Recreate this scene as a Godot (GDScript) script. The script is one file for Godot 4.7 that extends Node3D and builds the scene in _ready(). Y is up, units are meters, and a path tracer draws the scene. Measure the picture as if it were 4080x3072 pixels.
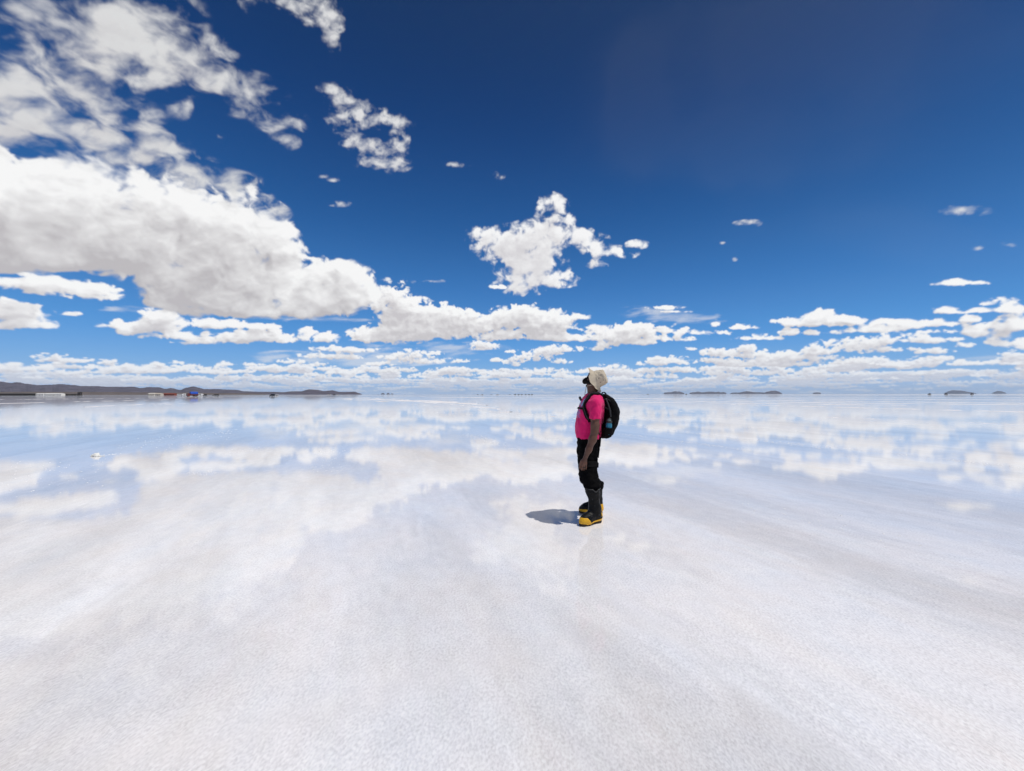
extends Node3D


func _ready() -> void:
	var cam := Camera3D.new()
	cam.name = "camera"
	cam.position = Vector3(0, 1.43, 0)
	cam.rotation = Vector3(0.021209, 0, -0.0012)
	cam.fov = 85.90
	cam.near = 0.05
	cam.far = 200000.0
	add_child(cam)
	cam.current = true

	var sun_dir := Vector3(cos(deg_to_rad(67.0)) * 0.985, sin(deg_to_rad(67.0)), cos(deg_to_rad(67.0)) * 0.17).normalized()
	var env := Environment.new()
	env.background_mode = Environment.BG_SKY
	env.sky = make_sky(sun_dir)
	env.tonemap_mode = Environment.TONE_MAPPER_LINEAR
	env.tonemap_exposure = 1.0
	env.sdfgi_enabled = true
	env.ssao_enabled = true
	env.ssil_enabled = true
	env.fog_enabled = true
	env.fog_density = 0.000011
	env.fog_light_color = Color(0.80, 0.90, 1.0)
	var world := WorldEnvironment.new()
	world.environment = env
	add_child(world)

	var sun := DirectionalLight3D.new()
	sun.name = "sun"
	sun.light_color = Color(1.0, 0.976, 0.942)
	sun.light_energy = 0.94
	sun.light_angular_distance = 0.53
	sun.shadow_enabled = true
	add_child(sun)
	sun.look_at_from_position(Vector3.ZERO, -sun_dir, Vector3.FORWARD)

	build_ground()
	build_far()
	build_person()
	build_backpack()

# ---------------------------------------------------------------- sky (air and clouds, computed)

func noise_of(kind: int, noise_seed: int, octaves: int, gain := 0.5, lac := 2.0) -> FastNoiseLite:
	var n := FastNoiseLite.new()
	n.noise_type = kind
	n.seed = noise_seed
	n.frequency = 1.0
	n.fractal_octaves = octaves
	n.fractal_type = FastNoiseLite.FRACTAL_FBM if octaves > 1 else FastNoiseLite.FRACTAL_NONE
	n.fractal_gain = gain
	n.fractal_lacunarity = lac
	return n


func cloud_layers() -> Array:
	# each cloud lobe: place and half size on the tangent plane of the sky in front (tangent of the angle), frame azimuth, weight
	var rng := RandomNumberGenerator.new()
	rng.seed = 77
	var alto := [[-1.0443, 0.9335, 0.1668, 0.0694], [-1.1648, 0.8078, 0.1602, 0.0879], [-0.9496, 0.8329, 0.1542, 0.0754], [-0.8583, 0.902, 0.0865, 0.0819], [-0.8317, 0.789, 0.0616, 0.0564], [-0.7212, 0.8141, 0.0555, 0.0502], [-0.6711, 0.7577, 0.0739, 0.0313], [-0.6336, 0.7202, 0.0677, 0.0344], [-0.5653, 0.6641, 0.0522, 0.0299], [-0.5464, 0.6205, 0.0276, 0.0187], [-1.1129, 0.6953, 0.1783, 0.0687], [-1.2176, 0.7015, 0.1045, 0.0687], [-0.9945, 0.6205, 0.1473, 0.0498], [-0.883, 0.5646, 0.1226, 0.031], [-0.7906, 0.5398, 0.0858, 0.0223], [-0.7167, 0.5181, 0.0796, 0.026], [-0.655, 0.4841, 0.0551, 0.0278], [-0.59, 0.4285, 0.0428, 0.034], [-0.8722, 0.6454, 0.0369, 0.0374], [-0.847, 0.6081, 0.0307, 0.0187], [-1.2154, 0.6143, 0.0921, 0.0373], [-0.8117, 0.7015, 0.0246, 0.025]]
	var puff := [[0.0549, 0.3362, 0.0671, 0.0307], [0.1071, 0.4643, 0.0379, 0.0235], [0.0917, 0.4162, 0.052, 0.0284], [0.0244, 0.3854, 0.0794, 0.0283], [-0.058, 0.37, 0.044, 0.0259], [0.0061, 0.3485, 0.0732, 0.0308], [0.1038, 0.3792, 0.0672, 0.0259], [0.0488, 0.3055, 0.0732, 0.0307], [0.0274, 0.2625, 0.0609, 0.0208], [0.1158, 0.276, 0.0457, 0.0159], [0.2015, 0.3638, 0.0366, 0.0246], [0.2502, 0.3423, 0.0458, 0.016], [0.3053, 0.3638, 0.0244, 0.0098], [0.2074, 0.3177, 0.0256, 0.0123], [0.1711, 0.3915, 0.0244, 0.016], [-0.0855, 0.3915, 0.0244, 0.0148]]
	var big := [[-1.1559, 0.4409, 0.2018, 0.1269], [-0.9847, 0.4409, 0.2018, 0.1145], [-0.7944, 0.4039, 0.1894, 0.105], [-0.6779, 0.3731, 0.1283, 0.0863], [-1.2716, 0.4223, 0.159, 0.1609], [-0.5987, 0.3915, 0.058, 0.0524], [-0.5495, 0.3577, 0.0336, 0.0215], [-0.8167, 0.2748, 0.1402, 0.0737], [-0.6641, 0.2625, 0.1706, 0.0798], [-0.5178, 0.2503, 0.1401, 0.0736], [-0.39, 0.2625, 0.0609, 0.0491], [-0.4268, 0.2932, 0.0549, 0.0307], [-1.0133, 0.3485, 0.2014, 0.0739], [-1.1718, 0.3423, 0.1526, 0.0523], [-0.4504, 0.2136, 0.0852, 0.0379], [-0.3654, 0.2442, 0.0426, 0.0368], [-0.5964, 0.2075, 0.1582, 0.0294], [-0.7548, 0.2167, 0.0852, 0.0318]]
	var mid := [[-0.2922, 0.2258, 0.0457, 0.0459], [-0.2738, 0.1892, 0.0608, 0.055], [-0.2371, 0.1647, 0.073, 0.0366], [-0.3403, 0.1404, 0.0577, 0.0207], [-0.2917, 0.1373, 0.0912, 0.0232], [-0.1946, 0.1831, 0.0547, 0.0367], [-0.152, 0.1708, 0.0608, 0.0366], [-0.1034, 0.1678, 0.0456, 0.0336], [-0.2066, 0.1434, 0.0912, 0.0171], [-0.0669, 0.1647, 0.0243, 0.0159], [-0.0243, 0.1708, 0.0426, 0.0336], [0.0182, 0.1831, 0.0487, 0.0281], [0.0608, 0.1769, 0.0669, 0.0342], [0.1094, 0.1647, 0.0578, 0.0293], [-0.0486, 0.1404, 0.0547, 0.0171], [0.0425, 0.1404, 0.0912, 0.0158], [0.1155, 0.1343, 0.0608, 0.011], [0.1642, 0.1861, 0.0243, 0.0098], [0.2006, 0.1525, 0.0255, 0.0183], [0.2553, 0.1464, 0.0456, 0.0207], [0.3161, 0.1586, 0.0517, 0.0183], [0.2978, 0.1404, 0.0729, 0.0158], [0.2187, 0.1129, 0.0334, 0.0122], [0.2734, 0.1251, 0.0547, 0.0134], [0.1762, 0.1343, 0.0365, 0.0085], [0.4042, 0.1525, 0.0316, 0.0146], [0.395, 0.133, 0.0413, 0.0085], [0.322, 0.1251, 0.0365, 0.0073], [-1.2066, 0.2717, 0.1158, 0.0208], [-1.1027, 0.2564, 0.1158, 0.0221], [-1.0048, 0.2393, 0.0579, 0.0159], [-1.217, 0.2014, 0.0548, 0.0306], [-1.168, 0.1861, 0.0547, 0.0244], [-1.204, 0.1678, 0.0973, 0.0134], [-1.1249, 0.1647, 0.0365, 0.0098], [-1.0678, 0.1953, 0.0219, 0.0055], [-0.979, 0.166, 0.0334, 0.0092], [-0.8761, 0.1922, 0.0365, 0.0232], [-0.8274, 0.1922, 0.0335, 0.0208], [-0.8999, 0.1647, 0.0669, 0.0208], [-0.7845, 0.1708, 0.1034, 0.0183], [-0.6933, 0.1708, 0.0547, 0.0134], [-0.8205, 0.1434, 0.0851, 0.0134], [-0.7595, 0.1282, 0.0547, 0.0134], [-0.9301, 0.1525, 0.0304, 0.0098], [-0.6623, 0.1343, 0.0395, 0.0171], [-0.6078, 0.1434, 0.0456, 0.022], [-0.5651, 0.1343, 0.0486, 0.0171], [-0.474, 0.1404, 0.0425, 0.0207], [-0.4436, 0.1312, 0.028, 0.0122], [-0.608, 0.1647, 0.0486, 0.0085], [0.6933, 0.1739, 0.0608, 0.0147], [0.7665, 0.1879, 0.0456, 0.0195], [0.7602, 0.1721, 0.0851, 0.0134], [0.8333, 0.1782, 0.0304, 0.0098], [0.9486, 0.166, 0.0851, 0.0146], [0.8875, 0.1538, 0.0669, 0.0085], [1.0338, 0.1708, 0.0608, 0.011], [1.107, 0.18, 0.0292, 0.0092], [0.6686, 0.1477, 0.0292, 0.011], [0.7294, 0.1464, 0.0231, 0.0085], [0.8024, 0.1495, 0.0486, 0.0085], [0.4923, 0.1477, 0.0425, 0.0079], [0.5563, 0.1611, 0.0365, 0.0073], [0.4926, 0.1696, 0.0109, 0.011], [0.5834, 0.1355, 0.0547, 0.0098], [0.638, 0.1343, 0.0182, 0.0061], [1.0527, 0.2014, 0.028, 0.0092], [1.0648, 0.1965, 0.0365, 0.0049], [1.181, 0.2228, 0.0426, 0.0159], [1.2232, 0.2044, 0.0487, 0.0122], [1.1683, 0.2014, 0.0487, 0.0073], [1.1428, 0.1495, 0.0486, 0.0207], [1.1978, 0.1647, 0.0365, 0.0232], [1.2404, 0.1647, 0.0365, 0.0244], [1.1908, 0.1282, 0.0668, 0.0171], [1.2269, 0.1129, 0.0547, 0.0097], [1.0726, 0.2717, 0.028, 0.0086], [1.0602, 0.2656, 0.0366, 0.0049], [1.1273, 0.2687, 0.0293, 0.0055], [0.3743, 0.2087, 0.0426, 0.0055], [0.4016, 0.1995, 0.0365, 0.0031], [-0.0305, 0.2595, 0.0244, 0.0074]]
	var low := [[0.8262, 0.1221, 0.0729, 0.0158], [0.9053, 0.1312, 0.0425, 0.0183], [0.8684, 0.1069, 0.0789, 0.0146], [0.9965, 0.1343, 0.0334, 0.0158], [1.0085, 0.127, 0.0547, 0.0097], [0.7409, 0.1038, 0.0364, 0.0146], [0.7163, 0.0886, 0.0728, 0.0146], [0.6435, 0.0886, 0.0668, 0.0146], [0.5709, 0.1099, 0.0219, 0.0146], [0.5464, 0.0965, 0.0668, 0.0158], [0.4858, 0.099, 0.0304, 0.0122], [0.4916, 0.0795, 0.0364, 0.0097], [0.5887, 0.0734, 0.091, 0.0122], [0.6614, 0.0704, 0.0789, 0.0097], [0.534, 0.0704, 0.0364, 0.0097], [0.8072, 0.0765, 0.0577, 0.0091], [0.886, 0.0722, 0.0303, 0.0055], [0.9345, 0.0686, 0.0243, 0.0097], [1.008, 0.1026, 0.0516, 0.011], [1.0198, 0.0856, 0.0486, 0.0079], [1.0694, 0.1312, 0.0243, 0.0061], [1.0933, 0.116, 0.0267, 0.0073], [1.0577, 0.1495, 0.0547, 0.0061], [1.0924, 0.0734, 0.0789, 0.0085], [1.0677, 0.0552, 0.0364, 0.0049], [1.2194, 0.0582, 0.0273, 0.0061], [1.2137, 0.0722, 0.0243, 0.0049], [0.1215, 0.1087, 0.0486, 0.011], [0.0486, 0.0886, 0.0455, 0.0134], [0.085, 0.1008, 0.0364, 0.0097], [0.1153, 0.0795, 0.0267, 0.0109], [0.0061, 0.0752, 0.0279, 0.0109], [-0.0455, 0.0819, 0.0206, 0.0079], [-0.079, 0.1209, 0.0243, 0.0085], [-0.0547, 0.1172, 0.0243, 0.0073], [0, 0.1038, 0.0158, 0.0061], [-0.0668, 0.1099, 0.0304, 0.0061], [-0.2429, 0.0977, 0.0425, 0.0122], [-0.2914, 0.0886, 0.0364, 0.0085], [-0.2185, 0.0795, 0.0728, 0.0109], [-0.1791, 0.099, 0.0158, 0.0061], [-0.4312, 0.1087, 0.0607, 0.0091], [-0.4614, 0.0929, 0.0607, 0.0079], [-0.4067, 0.0886, 0.0425, 0.0073], [-0.1577, 0.054, 0.0425, 0.0121], [-0.1335, 0.0582, 0.0303, 0.0085], [-0.0364, 0.0491, 0.0667, 0.0085], [-0.3154, 0.0552, 0.0364, 0.0073], [-0.4004, 0.054, 0.0425, 0.0085], [-0.1153, 0.0795, 0.0182, 0.0061], [-1.2014, 0.0661, 0.0485, 0.0109], [-1.2194, 0.0564, 0.0607, 0.0085], [-1.1224, 0.0625, 0.0485, 0.0097], [-1.0797, 0.0522, 0.0728, 0.0073], [-1.0073, 0.0673, 0.0303, 0.0091], [-0.9949, 0.0552, 0.0485, 0.0085], [-0.9283, 0.0643, 0.0425, 0.0109], [-0.8978, 0.0552, 0.0667, 0.0085], [-0.8372, 0.0582, 0.0546, 0.0097], [-0.7401, 0.0564, 0.0364, 0.0085], [-0.7158, 0.0522, 0.0425, 0.0061], [-0.6491, 0.0552, 0.0303, 0.0061], [-0.8618, 0.0734, 0.0243, 0.0055], [-1.0985, 0.0765, 0.0121, 0.0036], [0.3338, 0.0734, 0.0364, 0.0097], [0.3702, 0.0795, 0.0364, 0.0122], [0.4127, 0.0765, 0.0243, 0.0122], [0.3154, 0.0552, 0.0425, 0.0085], [0.3943, 0.0582, 0.0485, 0.0073], [0.2427, 0.0613, 0.0364, 0.0122], [0.346, 0.0868, 0.0182, 0.0061], [0.4312, 0.1087, 0.0134, 0.0049], [0.4247, 0.0564, 0.0364, 0.0097], [0.1881, 0.0552, 0.0364, 0.0085], [0.0728, 0.0552, 0.0546, 0.0085], [-0.3886, 0.1038, 0.0304, 0.0085], [-0.3401, 0.1069, 0.0219, 0.0073], [-0.3277, 0.0734, 0.0364, 0.0085], [-0.2669, 0.0582, 0.0334, 0.0085], [-0.4733, 0.0704, 0.0303, 0.0073], [-0.5341, 0.0795, 0.0279, 0.0073], [-0.5764, 0.0643, 0.0364, 0.0073], [-0.6311, 0.0734, 0.0206, 0.0061], [-0.6918, 0.0734, 0.0267, 0.0073], [-0.7767, 0.0704, 0.0243, 0.0061], [-0.8133, 0.0765, 0.0182, 0.0049], [-0.2062, 0.0431, 0.0364, 0.0073], [-0.376, 0.0431, 0.0364, 0.0073], [-0.4852, 0.0461, 0.0425, 0.0073], [-0.564, 0.0431, 0.0364, 0.0061], [0.0243, 0.0431, 0.0425, 0.0073], [0.1274, 0.0431, 0.0364, 0.0073], [0.2668, 0.037, 0.0364, 0.0073], [0.3518, 0.0431, 0.0364, 0.0085], [0.4913, 0.0491, 0.0364, 0.0073], [0.6066, 0.0491, 0.0485, 0.0073], [0.7279, 0.0522, 0.0364, 0.0073], [0.837, 0.0491, 0.0364, 0.0061], [0.9766, 0.0491, 0.0364, 0.0061], [1.1402, 0.0431, 0.0364, 0.0061]]
	var cirrus := [[-0.4796, 0.0886, 0.1457, 0.0182], [-0.2975, 0.1008, 0.1579, 0.0243], [-0.3702, 0.0795, 0.2306, 0.0134], [-0.1154, 0.1099, 0.0911, 0.0134], [0.3529, 0.1953, 0.0913, 0.0171], [0.438, 0.1831, 0.073, 0.0122], [1.1594, 0.0856, 0.1335, 0.0146], [-0.4501, 0.1831, 0.1338, 0.0061], [-0.9372, 0.2075, 0.073, 0.0086]]
	var wisp := [[-0.4494, 0.7515, 0.0246, 0.0138], [-0.4246, 0.7327, 0.0369, 0.0213], [-0.3936, 0.7015, 0.043, 0.0237], [-0.4025, 0.6641, 0.0492, 0.0224], [-0.3443, 0.689, 0.0369, 0.0225], [-0.3073, 0.6703, 0.0369, 0.0187], [-0.2703, 0.6579, 0.0276, 0.0224], [-0.2763, 0.6236, 0.0221, 0.0162], [-0.3683, 0.6143, 0.0399, 0.0162], [-0.3929, 0.6205, 0.0246, 0.0137], [-0.3252, 0.5957, 0.043, 0.0186], [-0.3434, 0.5677, 0.0368, 0.0161], [-0.2943, 0.5615, 0.0399, 0.0211], [-0.27, 0.5957, 0.0184, 0.0186], [-0.7184, 0.6298, 0.0154, 0.0075], [-0.5195, 0.9713, 0.0557, 0.0316], [-0.4759, 0.9461, 0.0433, 0.0353], [-0.4447, 0.9083, 0.0278, 0.0378], [-0.435, 0.8674, 0.0136, 0.0283], [-0.637, 0.9713, 0.0309, 0.0253], [-0.1288, 0.5615, 0.0294, 0.0062], [-0.0306, 0.5324, 0.0208, 0.0099], [-0.435, 0.5243, 0.0135, 0.005], [-0.4191, 0.4643, 0.0245, 0.0062], [-0.4627, 0.5336, 0.0135, 0.005], [-0.2529, 0.2736, 0.0158, 0.0055], [-0.1889, 0.2748, 0.0244, 0.0037], [0.5777, 0.4162, 0.0306, 0.0074], [1.1071, 0.4458, 0.052, 0.0111], [1.2151, 0.3626, 0.0208, 0.0055], [1.1355, 0.3534, 0.0147, 0.0049], [0.54, 0.3282, 0.0073, 0.0049], [0.5129, 0.3669, 0.0061, 0.0037], [-0.4698, 0.3239, 0.0085, 0.0098]]
	var veil := [[0.7774, 0.858, 0.4319, 0.1259], [0.5898, 0.6579, 0.3686, 0.1249], [1.0258, 0.9335, 0.309, 0.101], [0.8312, 0.41, 0.3667, 0.0741], [1.0743, 0.3485, 0.2442, 0.0616], [0.5301, 0.8141, 0.3082, 0.1572], [0.7751, 0.7202, 0.5537, 0.2196], [0.4663, 0.5957, 0.3068, 0.0996]]
	var sets := [veil, alto, wisp, puff, big, mid, low, cirrus]
	for s in sets:
		for b in s:
			b.append(0.0)
			b.append(1.0)
	# the same kinds of clouds go on round the rest of the sky
	for i in 16:
		var az := rng.randf_range(64.0, 296.0)
		var el := rng.randf_range(16.0, 55.0)
		for k in 5:
			alto.append([0.0, tan(deg_to_rad(el + rng.randfn(0, 2.5))), rng.randf_range(0.05, 0.16), rng.randf_range(0.03, 0.07), deg_to_rad(az + rng.randfn(0, 5.0)), 1.0])
	for i in 11:
		var az := rng.randf_range(66.0, 294.0)
		var el := rng.randf_range(10.0, 22.0)
		for k in 6:
			big.append([0.0, tan(deg_to_rad(el + rng.randfn(0, 1.6))), rng.randf_range(0.06, 0.14), rng.randf_range(0.04, 0.09), deg_to_rad(az + rng.randfn(0, 5.0)), 1.0])
	for i in 90:
		var az := rng.randf_range(60.0, 300.0)
		var el := rng.randf_range(5.5, 10.0)
		for k in 2:
			mid.append([0.0, tan(deg_to_rad(el + rng.randfn(0, 0.4))), rng.randf_range(0.03, 0.08), rng.randf_range(0.012, 0.03), deg_to_rad(az + rng.randfn(0, 2.5)), 1.0])
	for i in 200:
		var az := rng.randf_range(58.0, 302.0)
		var el := rng.randf_range(2.6, 6.0)
		low.append([0.0, tan(deg_to_rad(el)), rng.randf_range(0.02, 0.08), rng.randf_range(0.008, 0.016), deg_to_rad(az), 1.0])
	# small far clouds, crowding and shrinking towards the horizon all round
	var far := []
	var haze_band := []
	for i in 760:
		var el := rng.randf_range(1.5, 3.7)
		el = lerpf(1.2, el, 0.85)
		var s := el / 3.0
		far.append([0.0, tan(deg_to_rad(el)), rng.randf_range(0.009, 0.032) * s, rng.randf_range(0.004, 0.009) * s, deg_to_rad(rng.randf_range(0.0, 360.0)), 1.0])
	for i in 2300:
		var el := 0.1 + 1.9 * rng.randf()
		var s := 0.35 + el / 2.0
		haze_band.append([0.0, tan(deg_to_rad(el)), rng.randf_range(0.008, 0.03) * s, rng.randf_range(0.0018, 0.0042) * s, deg_to_rad(rng.randf_range(0.0, 360.0)), 1.0])
	return [
		{"lobes": veil, "k": 3.0, "ys": 1.6, "amp": 0.45, "cell": 0.0, "cut": 0.30, "soft": 1.9, "opacity": 0.02, "lit": 0.55, "dark": 0.5, "occ": 0.0, "step": 0.4, "flat": 1.0, "relief": 0.0},
		{"lobes": cirrus, "k": 9.0, "ys": 3.5, "amp": 1.5, "cell": 0.0, "cut": 0.30, "soft": 1.5, "opacity": 0.55, "lit": 0.84, "dark": 0.72, "occ": 0.0, "step": 0.4, "flat": 1.0, "relief": 0.0},
		{"lobes": haze_band, "k": 130.0, "ys": 2.2, "amp": 1.3, "cell": 0.9, "cut": 0.46, "soft": 0.5, "opacity": 0.85, "lit": 0.97, "dark": 0.70, "occ": 0.5, "step": 0.09, "flat": 1.6, "relief": 0.7},
		{"lobes": far, "k": 75.0, "ys": 1.8, "amp": 1.2, "cell": 0.9, "cut": 0.42, "soft": 0.42, "opacity": 0.95, "lit": 0.96, "dark": 0.68, "occ": 0.5, "step": 0.2, "flat": 1.7, "relief": 0.55},
		{"lobes": low, "k": 48.0, "ys": 1.5, "amp": 1.15, "cell": 0.9, "cut": 0.40, "soft": 0.4, "opacity": 0.98, "lit": 0.96, "dark": 0.65, "occ": 0.42, "step": 0.3, "flat": 1.9, "relief": 0.5},
		{"lobes": mid, "k": 28.0, "ys": 1.35, "amp": 1.15, "cell": 0.95, "cut": 0.40, "soft": 0.40, "opacity": 1.0, "lit": 0.96, "dark": 0.60, "occ": 0.36, "step": 0.5, "flat": 1.7, "relief": 0.5},
		{"lobes": big, "k": 17.0, "ys": 1.2, "amp": 1.0, "cell": 0.95, "cut": 0.40, "soft": 0.55, "opacity": 1.0, "lit": 0.94, "dark": 0.52, "occ": 0.26, "step": 1.3, "flat": 1.4, "relief": 0.5},
		{"lobes": puff, "gain": 0.56, "fray": 0.7, "k": 24.0, "ys": 1.1, "amp": 1.4, "cell": 0.6, "cut": 0.26, "soft": 0.95, "opacity": 0.97, "lit": 0.95, "dark": 0.64, "occ": 0.16, "step": 0.6, "flat": 1.1, "relief": 0.35},
		{"lobes": wisp, "gain": 0.57, "fray": 0.4, "k": 26.0, "ys": 1.1, "amp": 1.75, "cell": 0.0, "cut": 0.20, "soft": 1.9, "opacity": 0.92, "lit": 0.80, "dark": 0.62, "occ": 0.1, "step": 0.6, "flat": 1.0, "relief": 0.2},
		{"lobes": alto, "gain": 0.57, "fray": 0.5, "k": 15.0, "ys": 1.0, "amp": 2.1, "cell": 0.0, "cut": 0.04, "soft": 2.1, "opacity": 0.95, "lit": 0.74, "dark": 0.55, "occ": 0.08, "step": 1.2, "flat": 1.0, "relief": 0.25},
	]


const AIR_EL := [0.0, 2.5, 6.0, 12.0, 19.0, 30.0, 44.0, 60.0, 90.0]
const AIR := [Vector3(0.46, 0.60, 0.84), Vector3(0.27, 0.485, 0.80), Vector3(0.135, 0.36, 0.74), Vector3(0.062, 0.225, 0.56), Vector3(0.030, 0.135, 0.385), Vector3(0.0125, 0.064, 0.22), Vector3(0.0075, 0.034, 0.122), Vector3(0.008, 0.033, 0.12), Vector3(0.008, 0.032, 0.115)]


func air(el: float) -> Vector3:
	var e := rad_to_deg(el)
	# a smooth curve through the measured heights
	for i in range(1, AIR_EL.size()):
		if e <= AIR_EL[i]:
			var a: Vector3 = AIR[i - 1]
			var b: Vector3 = AIR[i]
			var pre: Vector3 = AIR[maxi(i - 2, 0)]
			var post: Vector3 = AIR[mini(i + 1, AIR.size() - 1)]
			var t0: float = AIR_EL[i - 1]
			var t1: float = AIR_EL[i]
			var v := a.cubic_interpolate_in_time(b, pre, post, (e - t0) / (t1 - t0), t1 - t0, AIR_EL[maxi(i - 2, 0)] - t0, AIR_EL[mini(i + 1, AIR.size() - 1)] - t0)
			return v.max(Vector3(0.006, 0.03, 0.11))
	return AIR[-1]


func sky_pixels(layers: Array, az0: float, az1: float, n: int, el1: float, m: int, sun: Vector3) -> PackedByteArray:
	# rows run from elevation el1 (first row) down to the horizon
	var px: float = (az1 - az0) / n
	var rgb := PackedVector3Array()
	rgb.resize(n * m)
	var t_row := PackedFloat32Array()
	var e_row := PackedFloat32Array()
	for r in m:
		var el: float = el1 * (1.0 - (r + 0.5) / m)
		e_row.append(el)
		t_row.append(tan(el))
		var a := air(el)
		for c in n:
			var az: float = az0 + (c + 0.5) * px
			var d := Vector3(sin(az) * cos(el), sin(el), -cos(az) * cos(el))
			var g: float = maxf(0.0, d.dot(sun))
			g = 0.075 * g * g * g * g
			rgb[r * n + c] = a + Vector3(0.62, 0.8, 1.0) * g
	var shape := noise_of(FastNoiseLite.TYPE_SIMPLEX_SMOOTH, 11, 6, 0.58)
	var tones := noise_of(FastNoiseLite.TYPE_SIMPLEX_SMOOTH, 91, 3, 0.5)
	var warp := noise_of(FastNoiseLite.TYPE_SIMPLEX_SMOOTH, 5, 2)
	var cells := noise_of(FastNoiseLite.TYPE_CELLULAR, 23, 3, 0.5)
	cells.cellular_return_type = FastNoiseLite.RETURN_DISTANCE
	cells.cellular_distance_function = FastNoiseLite.DISTANCE_EUCLIDEAN
	var field := PackedFloat32Array()
	field.resize(n * m)
	for layer in layers:
		var lobes: Array = layer.lobes
		var k: float = layer.k
		var ys: float = layer.ys
		var amp: float = layer.amp
		var cell: float = layer.cell
		shape.fractal_gain = layer.get("gain", 0.56)
		var flat: float = layer.flat
		var top := 0.0
		for b in lobes:
			top = maxf(top, b[1] + 2.2 * b[3])
		field.fill(-9.0)
		var ex := PackedFloat32Array()
		var yy := PackedFloat32Array()
		var iy := PackedFloat32Array()
		var cs := PackedFloat32Array()
		var streaks: bool = layer.soft > 1.4
		for c in n:
			var az: float = az0 + (c + 0.5) * px
			ex.clear()
			yy.clear()
			iy.clear()
			cs.clear()
			for b in lobes:
				var da: float = wrapf(az - b[4], -PI, PI)
				if absf(da) > 1.35:
					continue
				var e: float = (tan(da) - b[0]) / b[2]
				if absf(e) < 1.66:
					ex.append(e * e)
					yy.append(b[1])
					iy.append(1.0 / b[3])
					cs.append(1.0 / cos(da))
			var count := ex.size()
			if count == 0:
				continue
			var sa := sin(az)
			var ca := -cos(az)
			for r in m:
				var t := t_row[r]
				if t > top:
					continue
				var sum := 0.0
				for i in count:
					var y: float = (t * cs[i] - yy[i]) * iy[i]
					if y < 0.0:
						y *= flat
					var f: float = 1.0 - (ex[i] + y * y) * 0.36
					if f > 0.0:
						sum += f * f
				if sum < 0.015:
					continue
				var best: float = minf(sum, 1.25 + 0.15 * sum) - layer.cut
				var ce := cos(e_row[r])
				var d := Vector3(sa * ce * k, sin(e_row[r]) * k * ys, ca * ce * k)
				if streaks:
					d = Vector3(d.x * 0.75 + d.y * 0.9, (d.y - d.x * 0.55) * 1.5, d.z)
				var w := warp.get_noise_3d(d.x * 0.9, d.y * 0.9, d.z * 0.9) * 0.3
				var v := shape.get_noise_3d(d.x + w, d.y + w * 0.7, d.z - w)
				if cell > 0.0:
					var q := -cells.get_noise_3d(d.x * 1.35 + w, d.y * 1.35 + w, d.z * 1.35 + 7.0) - 0.45
					v += q * cell
				field[r * n + c] = best + v * amp * smoothstep(0.01, 0.22, sum)
		# light and colour
		var step: int = maxi(1, roundi(deg_to_rad(layer.step) / px))
		var soft: float = layer.soft
		var occ: float = layer.occ
		var relief: float = layer.relief
		var fraying: float = layer.get("fray", 1.5)
		for r in m:
			if t_row[r] > top:
				continue
			var el_deg := rad_to_deg(e_row[r])
			var veil: float = 0.62 * exp(-el_deg / 1.5) + 0.08 * exp(-el_deg / 8.0)
			var hz := Vector3(0.52, 0.65, 0.89)
			for c in n:
				var f := field[r * n + c]
				if f <= 0.0:
					continue
				var o := 0.0
				for j in range(1, 6):
					var rr := r - step * j
					var cc := mini(c + step * j / 2, n - 1)
					if rr < 0:
						break
					o += clampf(field[rr * n + cc], 0.0, 1.3)
				var r1 := maxi(0, r - maxi(1, step / 3))
				var c1 := mini(n - 1, c + maxi(1, step / 3))
				var slope: float = clampf(f - maxf(field[r1 * n + c1], -0.6), -0.8, 0.8)
				var r2 := maxi(0, r - step)
				var c2 := mini(n - 1, c + step / 2)
				var broad: float = clampf(f - maxf(field[r2 * n + c2], -0.6), -0.8, 0.8)
				slope = slope * (1.0 - 0.85 * smoothstep(0.25, 0.9, f)) + 0.7 * broad
				var az: float = az0 + (c + 0.5) * px
				var tk: float = k * 0.33
				var tone := tones.get_noise_3d(sin(az) * tk, e_row[r] * tk * 1.6, cos(az) * tk)
				var az2 := sin(az) * tk * 3.0
				var fray := tones.get_noise_3d(az2, e_row[r] * tk * 3.0, cos(az) * tk * 3.0)
				var a: float = clampf(f / (soft * clampf(1.0 + fraying * fray, 0.45, 1.9)), 0.0, 1.0)
				a = a * a * (3.0 - 2.0 * a) * layer.opacity
				var s: float = clampf(exp(-o * occ) + relief * slope + 0.3 * tone, 0.0, 1.0)
				var lit: float = layer.lit
				var dark: float = layer.dark
				var col := Vector3(dark * 1.0, dark * 0.965, dark * 0.995).lerp(Vector3(lit, lit, lit), s)
				col = col.lerp(hz, veil)
				rgb[r * n + c] = rgb[r * n + c].lerp(col, a)
	var out := PackedByteArray()
	out.resize(n * m * 3)
	for i in n * m:
		var v := rgb[i]
		var q := Color(v.x, v.y, v.z).linear_to_srgb()
		out[i * 3] = clampi(roundi(q.r * 255.0), 0, 255)
		out[i * 3 + 1] = clampi(roundi(q.g * 255.0), 0, 255)
		out[i * 3 + 2] = clampi(roundi(q.b * 255.0), 0, 255)
	return out


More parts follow.
